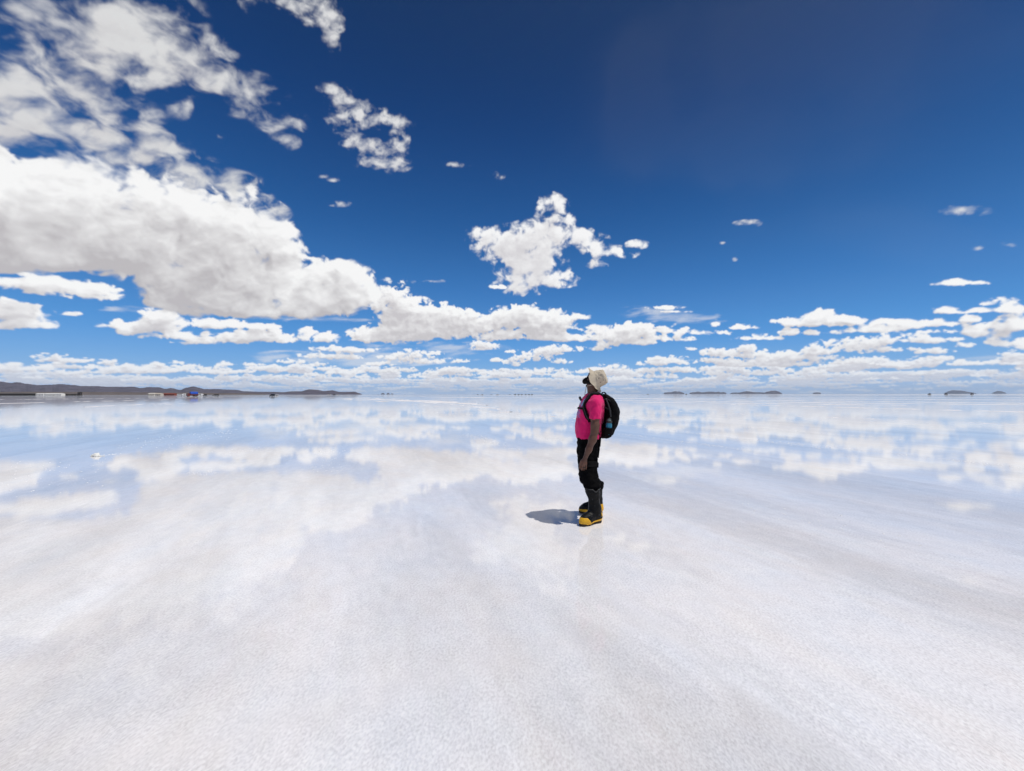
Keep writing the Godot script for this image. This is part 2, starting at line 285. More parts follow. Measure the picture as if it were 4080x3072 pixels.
func make_sky(sun: Vector3) -> Sky:
	var w := 4096
	var h := 2048
	var layers := cloud_layers()
	# all round, coarse
	var round_sky := Image.create_from_data(1024, 256, false, Image.FORMAT_RGB8, sky_pixels(layers, 0.0, TAU, 1024, PI / 2, 256, sun))
	round_sky.resize(w, h / 2, Image.INTERPOLATE_CUBIC)
	var im := Image.create_empty(w, h, false, Image.FORMAT_RGB8)
	im.fill(Color(0.78, 0.80, 0.84))
	im.blit_rect(round_sky, Rect2i(0, 0, w, h / 2), Vector2i.ZERO)
	# the part ahead, fine
	var c0 := 1376
	var n := w - 2 * c0
	var m := 552
	var half: float = n * PI / w
	var ahead := Image.create_from_data(n, m, false, Image.FORMAT_RGB8, sky_pixels(layers, -half, half, n, m * PI / h, m, sun))
	im.blit_rect(ahead, Rect2i(0, 0, n / 2, m), Vector2i(w - n / 2, h / 2 - m))  # a panorama begins and ends straight ahead
	im.blit_rect(ahead, Rect2i(n / 2, 0, n / 2, m), Vector2i(0, h / 2 - m))
	var mat := PanoramaSkyMaterial.new()
	mat.panorama = ImageTexture.create_from_image(im)
	var sky := Sky.new()
	sky.sky_material = mat
	return sky

# ---------------------------------------------------------------- the salt flat and what lies on it

func salt_textures() -> Dictionary:
	# grain of the crust: colour, relief and how wet it is
	var grain := noise_of(FastNoiseLite.TYPE_SIMPLEX_SMOOTH, 201, 4, 0.8)
	grain.frequency = 0.20
	var blotch := noise_of(FastNoiseLite.TYPE_SIMPLEX_SMOOTH, 202, 5, 0.55)
	blotch.frequency = 0.02
	var tint := noise_of(FastNoiseLite.TYPE_SIMPLEX_SMOOTH, 203, 4, 0.5)
	tint.frequency = 0.004
	var n := 1024
	var g := grain.get_seamless_image(n, n)
	var b := blotch.get_seamless_image(n, n)
	var t := tint.get_seamless_image(n, n)
	var colour := Image.create_empty(n, n, false, Image.FORMAT_RGB8)
	var relief := Image.create_empty(n, n, false, Image.FORMAT_L8)
	for y in n:
		for x in n:
			var gv := g.get_pixel(x, y).r
			var bv := b.get_pixel(x, y).r
			var tv := t.get_pixel(x, y).r
			var v := 0.955 + 0.30 * (gv - 0.5) + 0.05 * (bv - 0.5)
			v += 0.06 * smoothstep(0.72, 0.80, gv)
			colour.set_pixel(x, y, Color(clampf(v + 0.028 * (tv - 0.5), 0, 1), clampf(v - 0.004, 0, 1), clampf(v - 0.030 * (tv - 0.5), 0, 1)))
			relief.set_pixel(x, y, Color(clampf(gv * 0.75 + bv * 0.25, 0, 1), 0, 0))
	# broad patches, tens of metres
	var m := 512
	var wide := noise_of(FastNoiseLite.TYPE_SIMPLEX_SMOOTH, 204, 6, 0.55)
	wide.frequency = 0.017
	wide.domain_warp_enabled = true
	wide.domain_warp_amplitude = 40.0
	var wi := wide.get_seamless_image(m, m)
	var hue := noise_of(FastNoiseLite.TYPE_SIMPLEX_SMOOTH, 205, 4, 0.5)
	hue.frequency = 0.010
	var hi := hue.get_seamless_image(m, m)
	var broad := Image.create_empty(m, m, false, Image.FORMAT_RGB8)
	for y in m:
		for x in m:
			var v := 0.972 + 0.15 * (wi.get_pixel(x, y).r - 0.5)
			var h := hi.get_pixel(x, y).r - 0.5
			broad.set_pixel(x, y, Color(clampf(v + 0.03 * h, 0, 1), clampf(v, 0, 1), clampf(v - 0.04 * h, 0, 1)))
	return {"colour": ImageTexture.create_from_image(colour), "relief": ImageTexture.create_from_image(relief), "broad": ImageTexture.create_from_image(broad)}


func salt_material(tex: Dictionary, white: float, film: float, film_rough: float, relief: float) -> StandardMaterial3D:
	var m := StandardMaterial3D.new()
	m.albedo_color = Color(white, white, white)
	m.albedo_texture = tex.colour
	m.roughness = film_rough  # the sheen of the water film over the crust
	m.metallic_specular = film
	m.uv1_triplanar = true
	m.uv1_triplanar_sharpness = 8.0
	m.uv1_scale = Vector3(1.0 / 3.3, 1.0 / 3.3, 1.0 / 4.7)
	m.heightmap_enabled = true
	m.heightmap_texture = tex.relief
	m.heightmap_scale = relief
	m.detail_enabled = true
	m.detail_albedo = tex.broad
	m.detail_blend_mode = BaseMaterial3D.BLEND_MODE_MUL
	m.detail_uv_layer = BaseMaterial3D.DETAIL_UV_2
	m.uv2_triplanar = true
	m.uv2_scale = Vector3(1.0 / 17.0, 1.0 / 17.0, 1.0 / 75.0)
	return m


func build_ground() -> void:
	var tex := salt_textures()
	var ground := MeshInstance3D.new()
	ground.name = "ground"
	var pm := PlaneMesh.new()
	pm.size = Vector2(72000, 72000)
	ground.mesh = pm
	ground.material_override = salt_material(tex, 1.0, 0.33, 0.045, 0.006)
	ground.rotation.y = 0.396  # the grain of the flat runs along the old tracks
	ground.set_meta("kind", "structure")
	ground.set_meta("label", "white salt flat under a thin film of water, out to the horizon")
	add_child(ground)
	build_tracks(tex)
	build_crystals(tex)


func build_tracks(tex: Dictionary) -> void:
	# old wheel tracks and dried salt ridges: low, broken, dry white strips just proud of the water
	var dry := salt_material(tex, 1.0, 0.0, 1.0, 0.25)
	var rng := RandomNumberGenerator.new()
	rng.seed = 4242
	var gaps := noise_of(FastNoiseLite.TYPE_SIMPLEX_SMOOTH, 71, 4, 0.6)
	# start, end (metres on the ground: right, ahead), width, how much of it is left
	var lines := [
		[[-15.9, 655.7, 497.3, 363.2, 140.30, 0.42], [-203.4, 524.6, 88.5, 562.1, 173.53, 0.40], [155.0, 983.6, 897.9, 655.7, 450.16, 0.45], [-448.9, 363.2, -240.6, 536.5, 101.58, 0.40], [9.5, 262.3, 190.1, 138.9, 33.15, 0.42], [-44.2, 214.6, 119.7, 87.5, 12.57, 0.34], [8.2, 112.4, 68.8, 50.3, 4.35, 0.40], [39.1, 124.3, 78.8, 57.6, 3.41, 0.34], [30.0, 57.6, 40.9, 29.9, 0.54, 0.30], [20.3, 76.2, 49.6, 52.5, 2.37, 0.18], [-110.3, 337.3, 42.2, 124.3, 20.68, 0.22], [-79.2, 181.6, -10.6, 67.5, 8.03, 0.30], [-101.7, 262.3, -4.9, 57.6, 8.21, 0.26], [-49.6, 138.9, -15.8, 81.4, 7.30, 0.28], [-58.9, 138.9, -26.6, 81.4, 7.04, 0.20], [-50.4, 112.4, -52.2, 138.9, 1.32, 0.20], [-45.8, 157.4, 0.2, 34.2, 2.40, 0.16], [-14.7, 60.6, 3.8, 24.4, 0.63, 0.06], [13.7, 34.2, 23.9, 18.3, 0.29, 0.00], [-50.2, 38.7, -50.8, 48.2, 0.13, 0.36], [-49.9, 48.2, -58.9, 71.6, 1.27, 0.32], [-82.7, 63.8, -100.9, 124.3, 2.13, 0.10], [-153.6, 124.3, -148.2, 214.6, 1.20, 0.15], [-50.2, 57.6, -56.2, 81.4, 0.97, 0.14], [-203.4, 262.3, -171.6, 393.5, 22.67, 0.35]],
	]
	var list: Array = lines[0]
	for l in list:
		var a := Vector3(l[0], 0, -l[1])
		var b := Vector3(l[2], 0, -l[3])
		ridge(a, b, l[4], l[5], dry, gaps, rng)


func ridge(a: Vector3, b: Vector3, width: float, left: float, dry: Material, gaps: FastNoiseLite, rng: RandomNumberGenerator) -> void:
	var st := SurfaceTool.new()
	st.begin(Mesh.PRIMITIVE_TRIANGLES)
	var long := a.distance_to(b)
	var dir := (b - a) / long
	var side := Vector3(-dir.z, 0, dir.x)
	var run := maxf(3.0, long / width / 22.0)
	var step := maxf(width * 0.5, long / 1500.0)
	var off := rng.randf() * 1000.0
	var t := 0.0
	var i := 0
	var any := false
	while t < long:
		var s := off + t / (width * run)
		var w := width * (gaps.get_noise_2d(s, 3.0) + left)
		var w2 := width * (gaps.get_noise_2d(off + (t + step) / (width * run), 3.0) + left)
		if w > 0.0 or w2 > 0.0:
			w = maxf(w, 0.0)
			w2 = maxf(w2, 0.0)
			var j1 := gaps.get_noise_2d(s * 0.3, 40.0) * width * 0.8
			var j2 := gaps.get_noise_2d((off + (t + step) / (width * run)) * 0.3, 40.0) * width * 0.8
			var p := a + dir * t
			var q := a + dir * (t + step)
			var l0 := p + side * (j1 - w * 0.5)
			var r0 := p + side * (j1 + w * 0.5)
			var l1 := q + side * (j2 - w2 * 0.5)
			var r1 := q + side * (j2 + w2 * 0.5)
			var lift := Vector3(0, -0.004, 0)
			var m0 := p + side * j1 + Vector3(0, -0.004 + minf(w * 0.16, 0.034), 0)
			var m1 := q + side * j2 + Vector3(0, -0.004 + minf(w2 * 0.16, 0.034), 0)
			for v in [l0 + lift, l1 + lift, m0, m0, l1 + lift, m1, m0, m1, r0 + lift, r0 + lift, m1, r1 + lift]:
				st.add_vertex(v)
			any = true
		t += step
		i += 1
	if not any:
		return
	st.generate_normals()
	var mi := MeshInstance3D.new()
	mi.name = numbered("salt_ridge", self)
	mi.mesh = st.commit()
	mi.material_override = dry
	mi.set_meta("kind", "structure")
	mi.set_meta("label", "low broken ridge of dry white salt along an old wheel track")
	add_child(mi, true)


func crystal_mesh() -> ArrayMesh:
	var st := SurfaceTool.new()
	st.begin(Mesh.PRIMITIVE_TRIANGLES)
	var n := noise_of(FastNoiseLite.TYPE_SIMPLEX_SMOOTH, 9, 1)
	var top := Vector3(0.1, 0.55, 0.05)
	var rings := [[], []]
	for i in 6:
		var t := TAU * i / 6.0
		rings[0].append(Vector3(cos(t) * (0.5 + 0.1 * sin(i * 2.3)), 0.0, sin(t) * (0.45 + 0.12 * cos(i * 1.7))))
		rings[1].append(Vector3(cos(t + 0.3) * 0.36, 0.36 + 0.1 * sin(i * 3.1), sin(t + 0.3) * 0.34))
	st.set_smooth_group(-1)
	for i in 6:
		var j := (i + 1) % 6
		for v in [rings[0][i], rings[0][j], rings[1][i], rings[0][j], rings[1][j], rings[1][i], rings[1][i], rings[1][j], top]:
			st.add_vertex(v)
	st.generate_normals()
	return st.commit()


func build_crystals(tex: Dictionary) -> void:
	var rng := RandomNumberGenerator.new()
	rng.seed = 99
	var shape := crystal_mesh()
	var white := plain(Color(0.93, 0.93, 0.93), 0.6, 0.5)
	var where: Array[Transform3D] = []
	# loose grains strewn everywhere near, in trails along the old tracks, and in a few dense patches
	for i in 1800:
		var d := 3.0 * pow(14.0, rng.randf())
		var t := rng.randf_range(-0.95, 0.95)
		put_crystal(where, rng, Vector3(sin(t) * d, 0, -cos(t) * d), rng.randf_range(0.002, 0.006) * (1.0 + d * 0.06))
	for trail in [[-1.53, 14.88, 0.25, 10.34, 0.16, 260], [-4.83, 10.81, -3.33, 7.67, 0.18, 90], [-9.69, 9.67, -9.56, 10.08, 0.05, 40], [-6.82, 9.91, -7.05, 11.32, 0.20, 60], [-10.67, 11.77, -12.05, 14.88, 0.35, 50], [-6.92, 5.80, -9.83, 9.14, 0.50, 80], [0.93, 14.00, 1.36, 12.52, 0.15, 40], [-5.83, 7.67, -5.44, 7.57, 0.12, 40], [-9.14, 10.81, -12.50, 19.87, 0.40, 70], [5.20, 19.54, 8.23, 10.81, 0.10, 420], [6.70, 25.14, 12.33, 13.07, 0.12, 460], [8.02, 12.52, 10.00, 7.67, 0.10, 320], [3.96, 14.88, 6.34, 9.91, 0.10, 160], [2.94, 5.66, 3.55, 4.04, 0.30, 50], [-7.05, 34.24, 6.21, 18.33, 0.12, 150]]:
		for i in int(trail[5]):
			var f := rng.randf()
			var p := Vector3(lerpf(trail[0], trail[2], f), 0, -lerpf(trail[1], trail[3], f))
			p += Vector3(rng.randfn(0, trail[4]), 0, rng.randfn(0, trail[4]))
			put_crystal(where, rng, p, rng.randf_range(0.006, 0.022) * (0.7 + p.length() * 0.05))
	var mm := MultiMesh.new()
	mm.transform_format = MultiMesh.TRANSFORM_3D
	mm.mesh = shape
	mm.instance_count = where.size()
	for i in where.size():
		mm.set_instance_transform(i, where[i])
	var mi := MultiMeshInstance3D.new()
	mi.name = "salt_crystals"
	mi.multimesh = mm
	mi.material_override = white
	mi.set_meta("kind", "stuff")
	mi.set_meta("label", "loose white salt crystals strewn over the wet flat")
	mi.set_meta("category", "salt crystals")
	add_child(mi)

	var lump := Solid.new()
	lump.k = 0.05
	lump.cap(Vector3(-0.12, 0.02, 0), Vector3(0.05, 0.03, 0.03), 0.06, 0.09)
	lump.cap(Vector3(0.0, 0.05, 0), Vector3(0.07, 0.08, -0.01), 0.06, 0.04)
	lump.cap(Vector3(0.1, 0.0, 0.05), Vector3(0.32, 0.0, 0.0), 0.04, 0.02)
	lump.noise = noise_of(FastNoiseLite.TYPE_SIMPLEX_SMOOTH, 33, 3)
	lump.noise_amp = 0.03
	lump.noise_scale = Vector3.ONE * 12.0
	lump.keep(-Vector3.UP, 0.0)
	var chunk := thing("salt_lump", "lone whitish lump of salt standing in the water on the left", "salt lump", Vector3(-9.68, 0.0, -9.67))
	part("crust", mesh_of(net(lump, Vector3(-0.26, -0.02, -0.2), Vector3(0.42, 0.22, 0.2), 0.016)), plain(Color(0.86, 0.86, 0.80), 0.8), chunk).scale = Vector3.ONE * 0.6


func put_crystal(where: Array[Transform3D], rng: RandomNumberGenerator, p: Vector3, s: float) -> void:
	var b := Basis(Vector3.UP, rng.randf() * TAU).scaled(Vector3(s * rng.randf_range(0.8, 1.8), s * rng.randf_range(0.25, 0.5), s))
	where.append(Transform3D(b, p))

# ---------------------------------------------------------------- smooth solids and their surface nets

class Loft:
	# a stack of superelliptic sections: height, centre x, centre z, half width x, half width z
	var inv := Transform3D()
	var rows := PackedFloat32Array()
	var count := 0
	var power := 2.0
	var round_ends := 0.01

	func _init(sections: Array, exponent := 2.0, ends := 0.01, frame := Transform3D()) -> void:
		power = exponent
		round_ends = ends
		inv = frame.affine_inverse()
		var s := sections.duplicate()
		s.sort_custom(func(a, b): return a[0] < b[0])
		for r in s:
			for v in r:
				rows.append(v)
		count = s.size()

	func dist(q: Vector3) -> float:
		var p := inv * q
		var i := 0
		while i < count - 2 and p.y > rows[(i + 1) * 5]:
			i += 1
		var a := i * 5
		var b := a + 5
		var t := clampf((p.y - rows[a]) / (rows[b] - rows[a]), 0.0, 1.0)
		t = lerpf(t, t * t * (3.0 - 2.0 * t), 0.5)
		var ax := lerpf(rows[a + 3], rows[b + 3], t)
		var az := lerpf(rows[a + 4], rows[b + 4], t)
		var dx := absf(p.x - lerpf(rows[a + 1], rows[b + 1], t)) / ax
		var dz := absf(p.z - lerpf(rows[a + 2], rows[b + 2], t)) / az
		var r := sqrt(dx * dx + dz * dz) if power == 2.0 else pow(pow(dx, power) + pow(dz, power), 1.0 / power)
		var d := (r - 1.0) * (minf(ax, az) if r < 1.0 else (ax * dx + az * dz) / maxf(dx + dz, 0.001))
		var e := maxf(rows[0] - p.y, p.y - rows[(count - 1) * 5])
		if e < -round_ends and d < -round_ends:
			return maxf(d, e)
		var u := maxf(d + round_ends, 0.0)
		var v := maxf(e + round_ends, 0.0)
		return minf(maxf(d, e) + round_ends, 0.0) + sqrt(u * u + v * v) - round_ends


class Solid:
	var a := PackedVector3Array()
	var ba := PackedVector3Array()
	var inv := PackedFloat32Array()
	var r0 := PackedFloat32Array()
	var dr := PackedFloat32Array()
	var squash := PackedVector3Array()
	var lofts: Array[Loft] = []
	var k := 0.02
	var grow := 0.0
	var noise: FastNoiseLite
	var noise_amp := 0.0
	var noise_scale := Vector3.ONE
	var within: Array = []  # half spaces [normal, offset]: kept where normal.p < offset
	var without: Array[Solid] = []
	var joined: Array[Solid] = []

	func cap(p: Vector3, q: Vector3, rp: float, rq := -1.0) -> Solid:
		a.append(p)
		ba.append(q - p)
		inv.append(1.0 / maxf((q - p).length_squared(), 1e-9))
		r0.append(rp)
		dr.append((rq if rq > 0.0 else rp) - rp)
		return self

	func chain(points: Array, radii: Array) -> Solid:
		for i in points.size() - 1:
			cap(points[i], points[i + 1], radii[i], radii[i + 1])
		return self

	func loft(l: Loft) -> Solid:
		lofts.append(l)
		return self

	func keep(n: Vector3, offset: float) -> Solid:
		within.append([n, offset])
		return self

	func dist(p: Vector3) -> float:
		var d := 1e3
		for i in a.size():
			var pa := p - a[i]
			var h := clampf(pa.dot(ba[i]) * inv[i], 0.0, 1.0)
			var e := (pa - ba[i] * h).length() - r0[i] - dr[i] * h
			var g := maxf(k - absf(d - e), 0.0)
			d = minf(d, e) - g * g * 0.25 / k
		for l in lofts:
			var e := l.dist(p)
			var g := maxf(k - absf(d - e), 0.0)
			d = minf(d, e) - g * g * 0.25 / k
		for o in joined:
			var e := o.dist(p)
			var g := maxf(k - absf(d - e), 0.0)
			d = minf(d, e) - g * g * 0.25 / k
		d -= grow
		if noise and absf(d) < 0.06:
			d -= noise_amp * noise.get_noise_3d(p.x * noise_scale.x, p.y * noise_scale.y, p.z * noise_scale.z)
		for w in within:
			d = maxf(d, p.dot(w[0]) - w[1])
		for s in without:
			d = maxf(d, -s.dist(p))
		return d


func net(s: Solid, lo: Vector3, hi: Vector3, h: float, into: Dictionary = {}) -> Dictionary:
	# the zero surface of a solid as quads: one vertex in each cell that the surface crosses
	if into.is_empty():
		into.verts = PackedVector3Array()
		into.normals = PackedVector3Array()
		into.index = PackedInt32Array()
	var size := (hi - lo) / h
	var bs := 5
	var bx := int(ceil(size.x / bs))
	var by := int(ceil(size.y / bs))
	var bz := int(ceil(size.z / bs))
	var nx := bx * bs + 1
	var ny := by * bs + 1
	var nz := bz * bs + 1
	var sx := 1
	var sy := nx
	var sz := nx * ny
	var val := PackedFloat32Array()
	val.resize(nx * ny * nz)
	val.fill(9.0)
	var reach := h * bs * 0.87 * 1.5 + 0.012
	var blocks: Array[Vector3i] = []
	for k in bz:
		for j in by:
			for i in bx:
				var c := lo + Vector3(i + 0.5, j + 0.5, k + 0.5) * (h * bs)
				if absf(s.dist(c)) < reach:
					blocks.append(Vector3i(i, j, k))
	for b in blocks:
		for k in range(b.z * bs, b.z * bs + bs + 1):
			for j in range(b.y * bs, b.y * bs + bs + 1):
				var row := j * sy + k * sz
				for i in range(b.x * bs, b.x * bs + bs + 1):
					if val[row + i] > 8.0:
						val[row + i] = s.dist(lo + Vector3(i, j, k) * h)
	var at := PackedInt32Array()
	at.resize(nx * ny * nz)
	at.fill(-1)
	var verts := PackedVector3Array()
	var first: int = into.verts.size()
	var offs := PackedInt32Array([0, sx, sy, sx + sy, sz, sx + sz, sy + sz, sx + sy + sz])
	var cells := PackedInt32Array()
	for b in blocks:
		for k in range(b.z * bs, b.z * bs + bs):
			for j in range(b.y * bs, b.y * bs + bs):
				for i in range(b.x * bs, b.x * bs + bs):
					var o := i + j * sy + k * sz
					var neg := 0
					for c in 8:
						if val[o + offs[c]] < 0.0:
							neg += 1
					if neg == 0 or neg == 8:
						continue
					var sum := Vector3.ZERO
					var n := 0
					for c in 8:
						var va := val[o + offs[c]]
						for axis in 3:
							if c & (1 << axis):
								continue
							var vb := val[o + offs[c | (1 << axis)]]
							if (va < 0.0) == (vb < 0.0):
								continue
							var t := va / (va - vb)
							var q := Vector3(c & 1, (c >> 1) & 1, (c >> 2) & 1)
							q[axis] += t
							sum += q
							n += 1
					at[o] = first + verts.size()
					verts.append(lo + (Vector3(i, j, k) + sum / n) * h)
					cells.append(o)
	var index := PackedInt32Array()
	var axes := PackedInt32Array([sx, sy, sz])
	for o in cells:
		if at[o] < 0:
			continue
		for axis in 3:
			var va := val[o]
			var vb := val[o + axes[axis]]
			if (va < 0.0) == (vb < 0.0):
				continue
			var u := axes[(axis + 1) % 3]
			var v := axes[(axis + 2) % 3]
			if o - u - v < 0:
				continue
			var q0 := at[o]
			var q1 := at[o - u]
			var q2 := at[o - u - v]
			var q3 := at[o - v]
			if q1 < 0 or q2 < 0 or q3 < 0:
				continue
			if va < 0.0:
				index.append_array(PackedInt32Array([q0, q2, q1, q0, q3, q2]))
			else:
				index.append_array(PackedInt32Array([q0, q1, q2, q0, q2, q3]))
	var normals := PackedVector3Array()
	normals.resize(verts.size())
	for i in range(0, index.size(), 3):
		var p := verts[index[i] - first]
		var n := (verts[index[i + 2] - first] - p).cross(verts[index[i + 1] - first] - p)
		for j in 3:
			normals[index[i + j] - first] += n
	for i in normals.size():
		normals[i] = normals[i].normalized()
	into.verts.append_array(verts)
	into.normals.append_array(normals)
	into.index.append_array(index)
	return into


func mesh_of(d: Dictionary, colours := PackedColorArray()) -> ArrayMesh:
	var arrays := []
	arrays.resize(Mesh.ARRAY_MAX)
	arrays[Mesh.ARRAY_VERTEX] = d.verts
	arrays[Mesh.ARRAY_NORMAL] = d.normals
	arrays[Mesh.ARRAY_INDEX] = d.index
	if colours.size():
		arrays[Mesh.ARRAY_COLOR] = colours
	var m := ArrayMesh.new()
	m.add_surface_from_arrays(Mesh.PRIMITIVE_TRIANGLES, arrays)
	return m


func part(called: String, mesh: Mesh, mat: Material, parent: Node, at := Vector3.ZERO) -> MeshInstance3D:
	var mi := MeshInstance3D.new()
	mi.name = numbered(called, parent)
	mi.mesh = mesh
	mi.material_override = mat
	mi.position = at
	parent.add_child(mi, true)
	return mi


func numbered(called: String, parent: Node) -> String:
	if not parent.has_node(called):
		return called
	var i := 1
	while parent.has_node("%s_%03d" % [called, i]):
		i += 1
	return "%s_%03d" % [called, i]


func thing(called: String, label: String, category: String, at := Vector3.ZERO, turn := 0.0, group := "") -> Node3D:
	var o := Node3D.new()
	o.name = numbered(called, self)
	o.position = at
	o.rotation.y = turn
	add_child(o, true)
	tag(o, label, category, group)
	return o


func tag(o: Node, label: String, category: String, group := "") -> void:
	o.set_meta("label", label)
	o.set_meta("category", category)
	if group:
		o.set_meta("group", group)


func plain(c: Color, rough := 0.8, spec := 0.5, metal := 0.0) -> StandardMaterial3D:
	# c holds linear base colours
	var m := StandardMaterial3D.new()
	m.albedo_color = c.linear_to_srgb()
	m.roughness = rough
	m.metallic_specular = spec
	m.metallic = metal
	return m


func cloth(c: Color, rough := 0.9, scale := 60.0, bump := 0.06, rim := 0.15) -> StandardMaterial3D:
	var m := plain(c, rough, 0.2)
	m.rim_enabled = true
	m.rim = rim
	m.rim_tint = 0.5
	m.heightmap_enabled = true
	m.heightmap_scale = bump
	m.heightmap_texture = weave()
	m.albedo_texture = mottle()
	m.uv1_triplanar = true
	m.uv1_scale = Vector3.ONE * scale
	return m


var _weave: Texture2D
var _mottle: Texture2D


func weave() -> Texture2D:
	if _weave == null:
		var im := Image.create_empty(128, 128, false, Image.FORMAT_L8)
		for y in 128:
			for x in 128:
				var v := sin(x * TAU / 8.0) * 0.5 * (1.0 if (y / 8) % 2 == 0 else -1.0) + sin(y * TAU / 8.0) * 0.5 * (1.0 if (x / 8) % 2 == 0 else -1.0)
				im.set_pixel(x, y, Color(0.5 + 0.4 * v, 0, 0))
		_weave = ImageTexture.create_from_image(im)
	return _weave


func mottle() -> Texture2D:
	if _mottle == null:
		var n := noise_of(FastNoiseLite.TYPE_SIMPLEX_SMOOTH, 3, 4)
		n.frequency = 0.02
		var src := n.get_seamless_image(256, 256)
		var im := Image.create_empty(256, 256, false, Image.FORMAT_RGB8)
		for y in 256:
			for x in 256:
				var v := 0.86 + 0.14 * src.get_pixel(x, y).r
				im.set_pixel(x, y, Color(v, v, v))
		_mottle = ImageTexture.create_from_image(im)
	return _mottle


func tube(points: Array, radii: Array, sides := 10, caps := true) -> ArrayMesh:
	var st := SurfaceTool.new()
	st.begin(Mesh.PRIMITIVE_TRIANGLES)
	var n := points.size()
	var up := Vector3(0.31, 0.17, 0.93).normalized()
	for i in n:
		var dir: Vector3 = (points[mini(i + 1, n - 1)] - points[maxi(i - 1, 0)]).normalized()
		var a := dir.cross(up).normalized()
		var b := dir.cross(a).normalized()
		var r: float = radii[i] if radii.size() > 1 else radii[0]
		for s in sides:
			var t := TAU * s / sides
			var d := a * cos(t) + b * sin(t)
			st.set_normal(d)
			st.add_vertex(points[i] + d * r)
	for i in n - 1:
		for s in sides:
			var p := i * sides + s
			var q := i * sides + (s + 1) % sides
			for v in [p, p + sides, q, q, p + sides, q + sides]:
				st.add_index(v)
	if caps:
		for e in [0, n - 1]:
			var dir: Vector3 = (points[1] - points[0]).normalized() * -1.0 if e == 0 else (points[n - 1] - points[n - 2]).normalized()
			st.set_normal(dir)
			st.add_vertex(points[e])
			var c: int = n * sides + (0 if e == 0 else sides + 1)
			for s in sides:
				st.set_normal(dir)
				st.add_vertex(points[e] + (st_ring(points, e, s, sides) * (radii[e] if radii.size() > 1 else radii[0])))
			for s in sides:
				st.add_index(c)
				st.add_index(c + 1 + (s + (0 if e == 0 else 1)) % sides)
				st.add_index(c + 1 + (s + (1 if e == 0 else 0)) % sides)
	return st.commit()


func st_ring(points: Array, i: int, s: int, sides: int) -> Vector3:
	var n := points.size()
	var dir: Vector3 = (points[mini(i + 1, n - 1)] - points[maxi(i - 1, 0)]).normalized()
	var a := dir.cross(Vector3(0.31, 0.17, 0.93).normalized()).normalized()
	var b := dir.cross(a).normalized()
	var t := TAU * s / sides
	return a * cos(t) + b * sin(t)


func ribbon(points: Array, outward: Array, width: float, thick: float, taper := 1.0) -> ArrayMesh:
	# a flat strap with rounded long edges that lies along points, its face turned outward
	var st := SurfaceTool.new()
	st.begin(Mesh.PRIMITIVE_TRIANGLES)
	var n := points.size()
	var ring := [Vector2(-0.5, -0.3), Vector2(-0.42, 0.5), Vector2(0.42, 0.5), Vector2(0.5, -0.3), Vector2(0.42, -0.5), Vector2(-0.42, -0.5)]
	var grid := []
	for i in n:
		var dir: Vector3 = (points[mini(i + 1, n - 1)] - points[maxi(i - 1, 0)]).normalized()
		var o: Vector3 = outward[mini(i, outward.size() - 1)]
		o = (o - dir * o.dot(dir)).normalized()
		var side := dir.cross(o).normalized()
		var w := width * lerpf(1.0, taper, float(i) / (n - 1))
		var line := []
		for q in ring:
			line.append(points[i] + side * q.x * w + o * q.y * thick)
		grid.append(line)
	for i in n - 1:
		for s in 6:
			var a: Vector3 = grid[i][s]
			var b: Vector3 = grid[i][(s + 1) % 6]
			var c: Vector3 = grid[i + 1][(s + 1) % 6]
			var d: Vector3 = grid[i + 1][s]
			for v in [a, c, b, a, d, c]:
				st.add_vertex(v)
	for e in [0, n - 1]:
		for s in range(1, 5):
			var tri: Array = [grid[e][0], grid[e][s], grid[e][s + 1]] if e == 0 else [grid[e][0], grid[e][s + 1], grid[e][s]]
			for v in tri:
				st.add_vertex(v)
	st.generate_normals()
	return st.commit()


func smooth_path(points: Array, steps: int) -> Array:
	var out := []
	var n := points.size()
	for i in n - 1:
		var p0: Vector3 = points[maxi(i - 1, 0)]
		var p1: Vector3 = points[i]
		var p2: Vector3 = points[i + 1]
		var p3: Vector3 = points[mini(i + 2, n - 1)]
		for s in steps:
			out.append(p1.cubic_interpolate(p2, p0, p3, float(s) / steps))
	out.append(points[n - 1])
	return out


func disc(centre: Vector3, normal: Vector3, r: float, thick: float, sides := 20) -> ArrayMesh:
	return tube([centre, centre + normal.normalized() * thick * 0.8, centre + normal.normalized() * thick], [r, r, r * 0.85], sides)

# ---------------------------------------------------------------- the man looking up

const MAN := Vector3(0.8904, 0.0, -4.7220)
const TORSO := [
	[1.4480, 0.0671, -0.1000, 0.0613, 0.0850],
	[1.4265, 0.0563, -0.1000, 0.0846, 0.1250],
	[1.3912, 0.0492, -0.1000, 0.1080, 0.1780],
	[1.3407, 0.0452, -0.1000, 0.1282, 0.2050],
	[1.3028, 0.0381, -0.1000, 0.1376, 0.2080],
	[1.2398, 0.0258, -0.1000, 0.1470, 0.1980],
	[1.1768, 0.0148, -0.1000, 0.1502, 0.1860],
	[1.1138, 0.0039, -0.1000, 0.1507, 0.1780],
	[1.0508, -0.0033, -0.1000, 0.1475, 0.1750],
	[0.9879, -0.0061, -0.1000, 0.1425, 0.1760],
	[0.9401, -0.0044, -0.1000, 0.1355, 0.1800],
	[0.9162, -0.0038, -0.1000, 0.1298, 0.1810],
]
const HEAD := Vector3(0.0974, 1.5959, -0.1000)
const FACE := Vector3(-0.6237, 0.766, -0.1556)
const CROWN := Vector3(0.7430, 0.643, 0.1854)
const EAR := Vector3(-0.242, 0.0, 0.970)


func hd(f: float, u: float, s: float) -> Vector3:
	return HEAD + FACE * f + CROWN * u + EAR * s


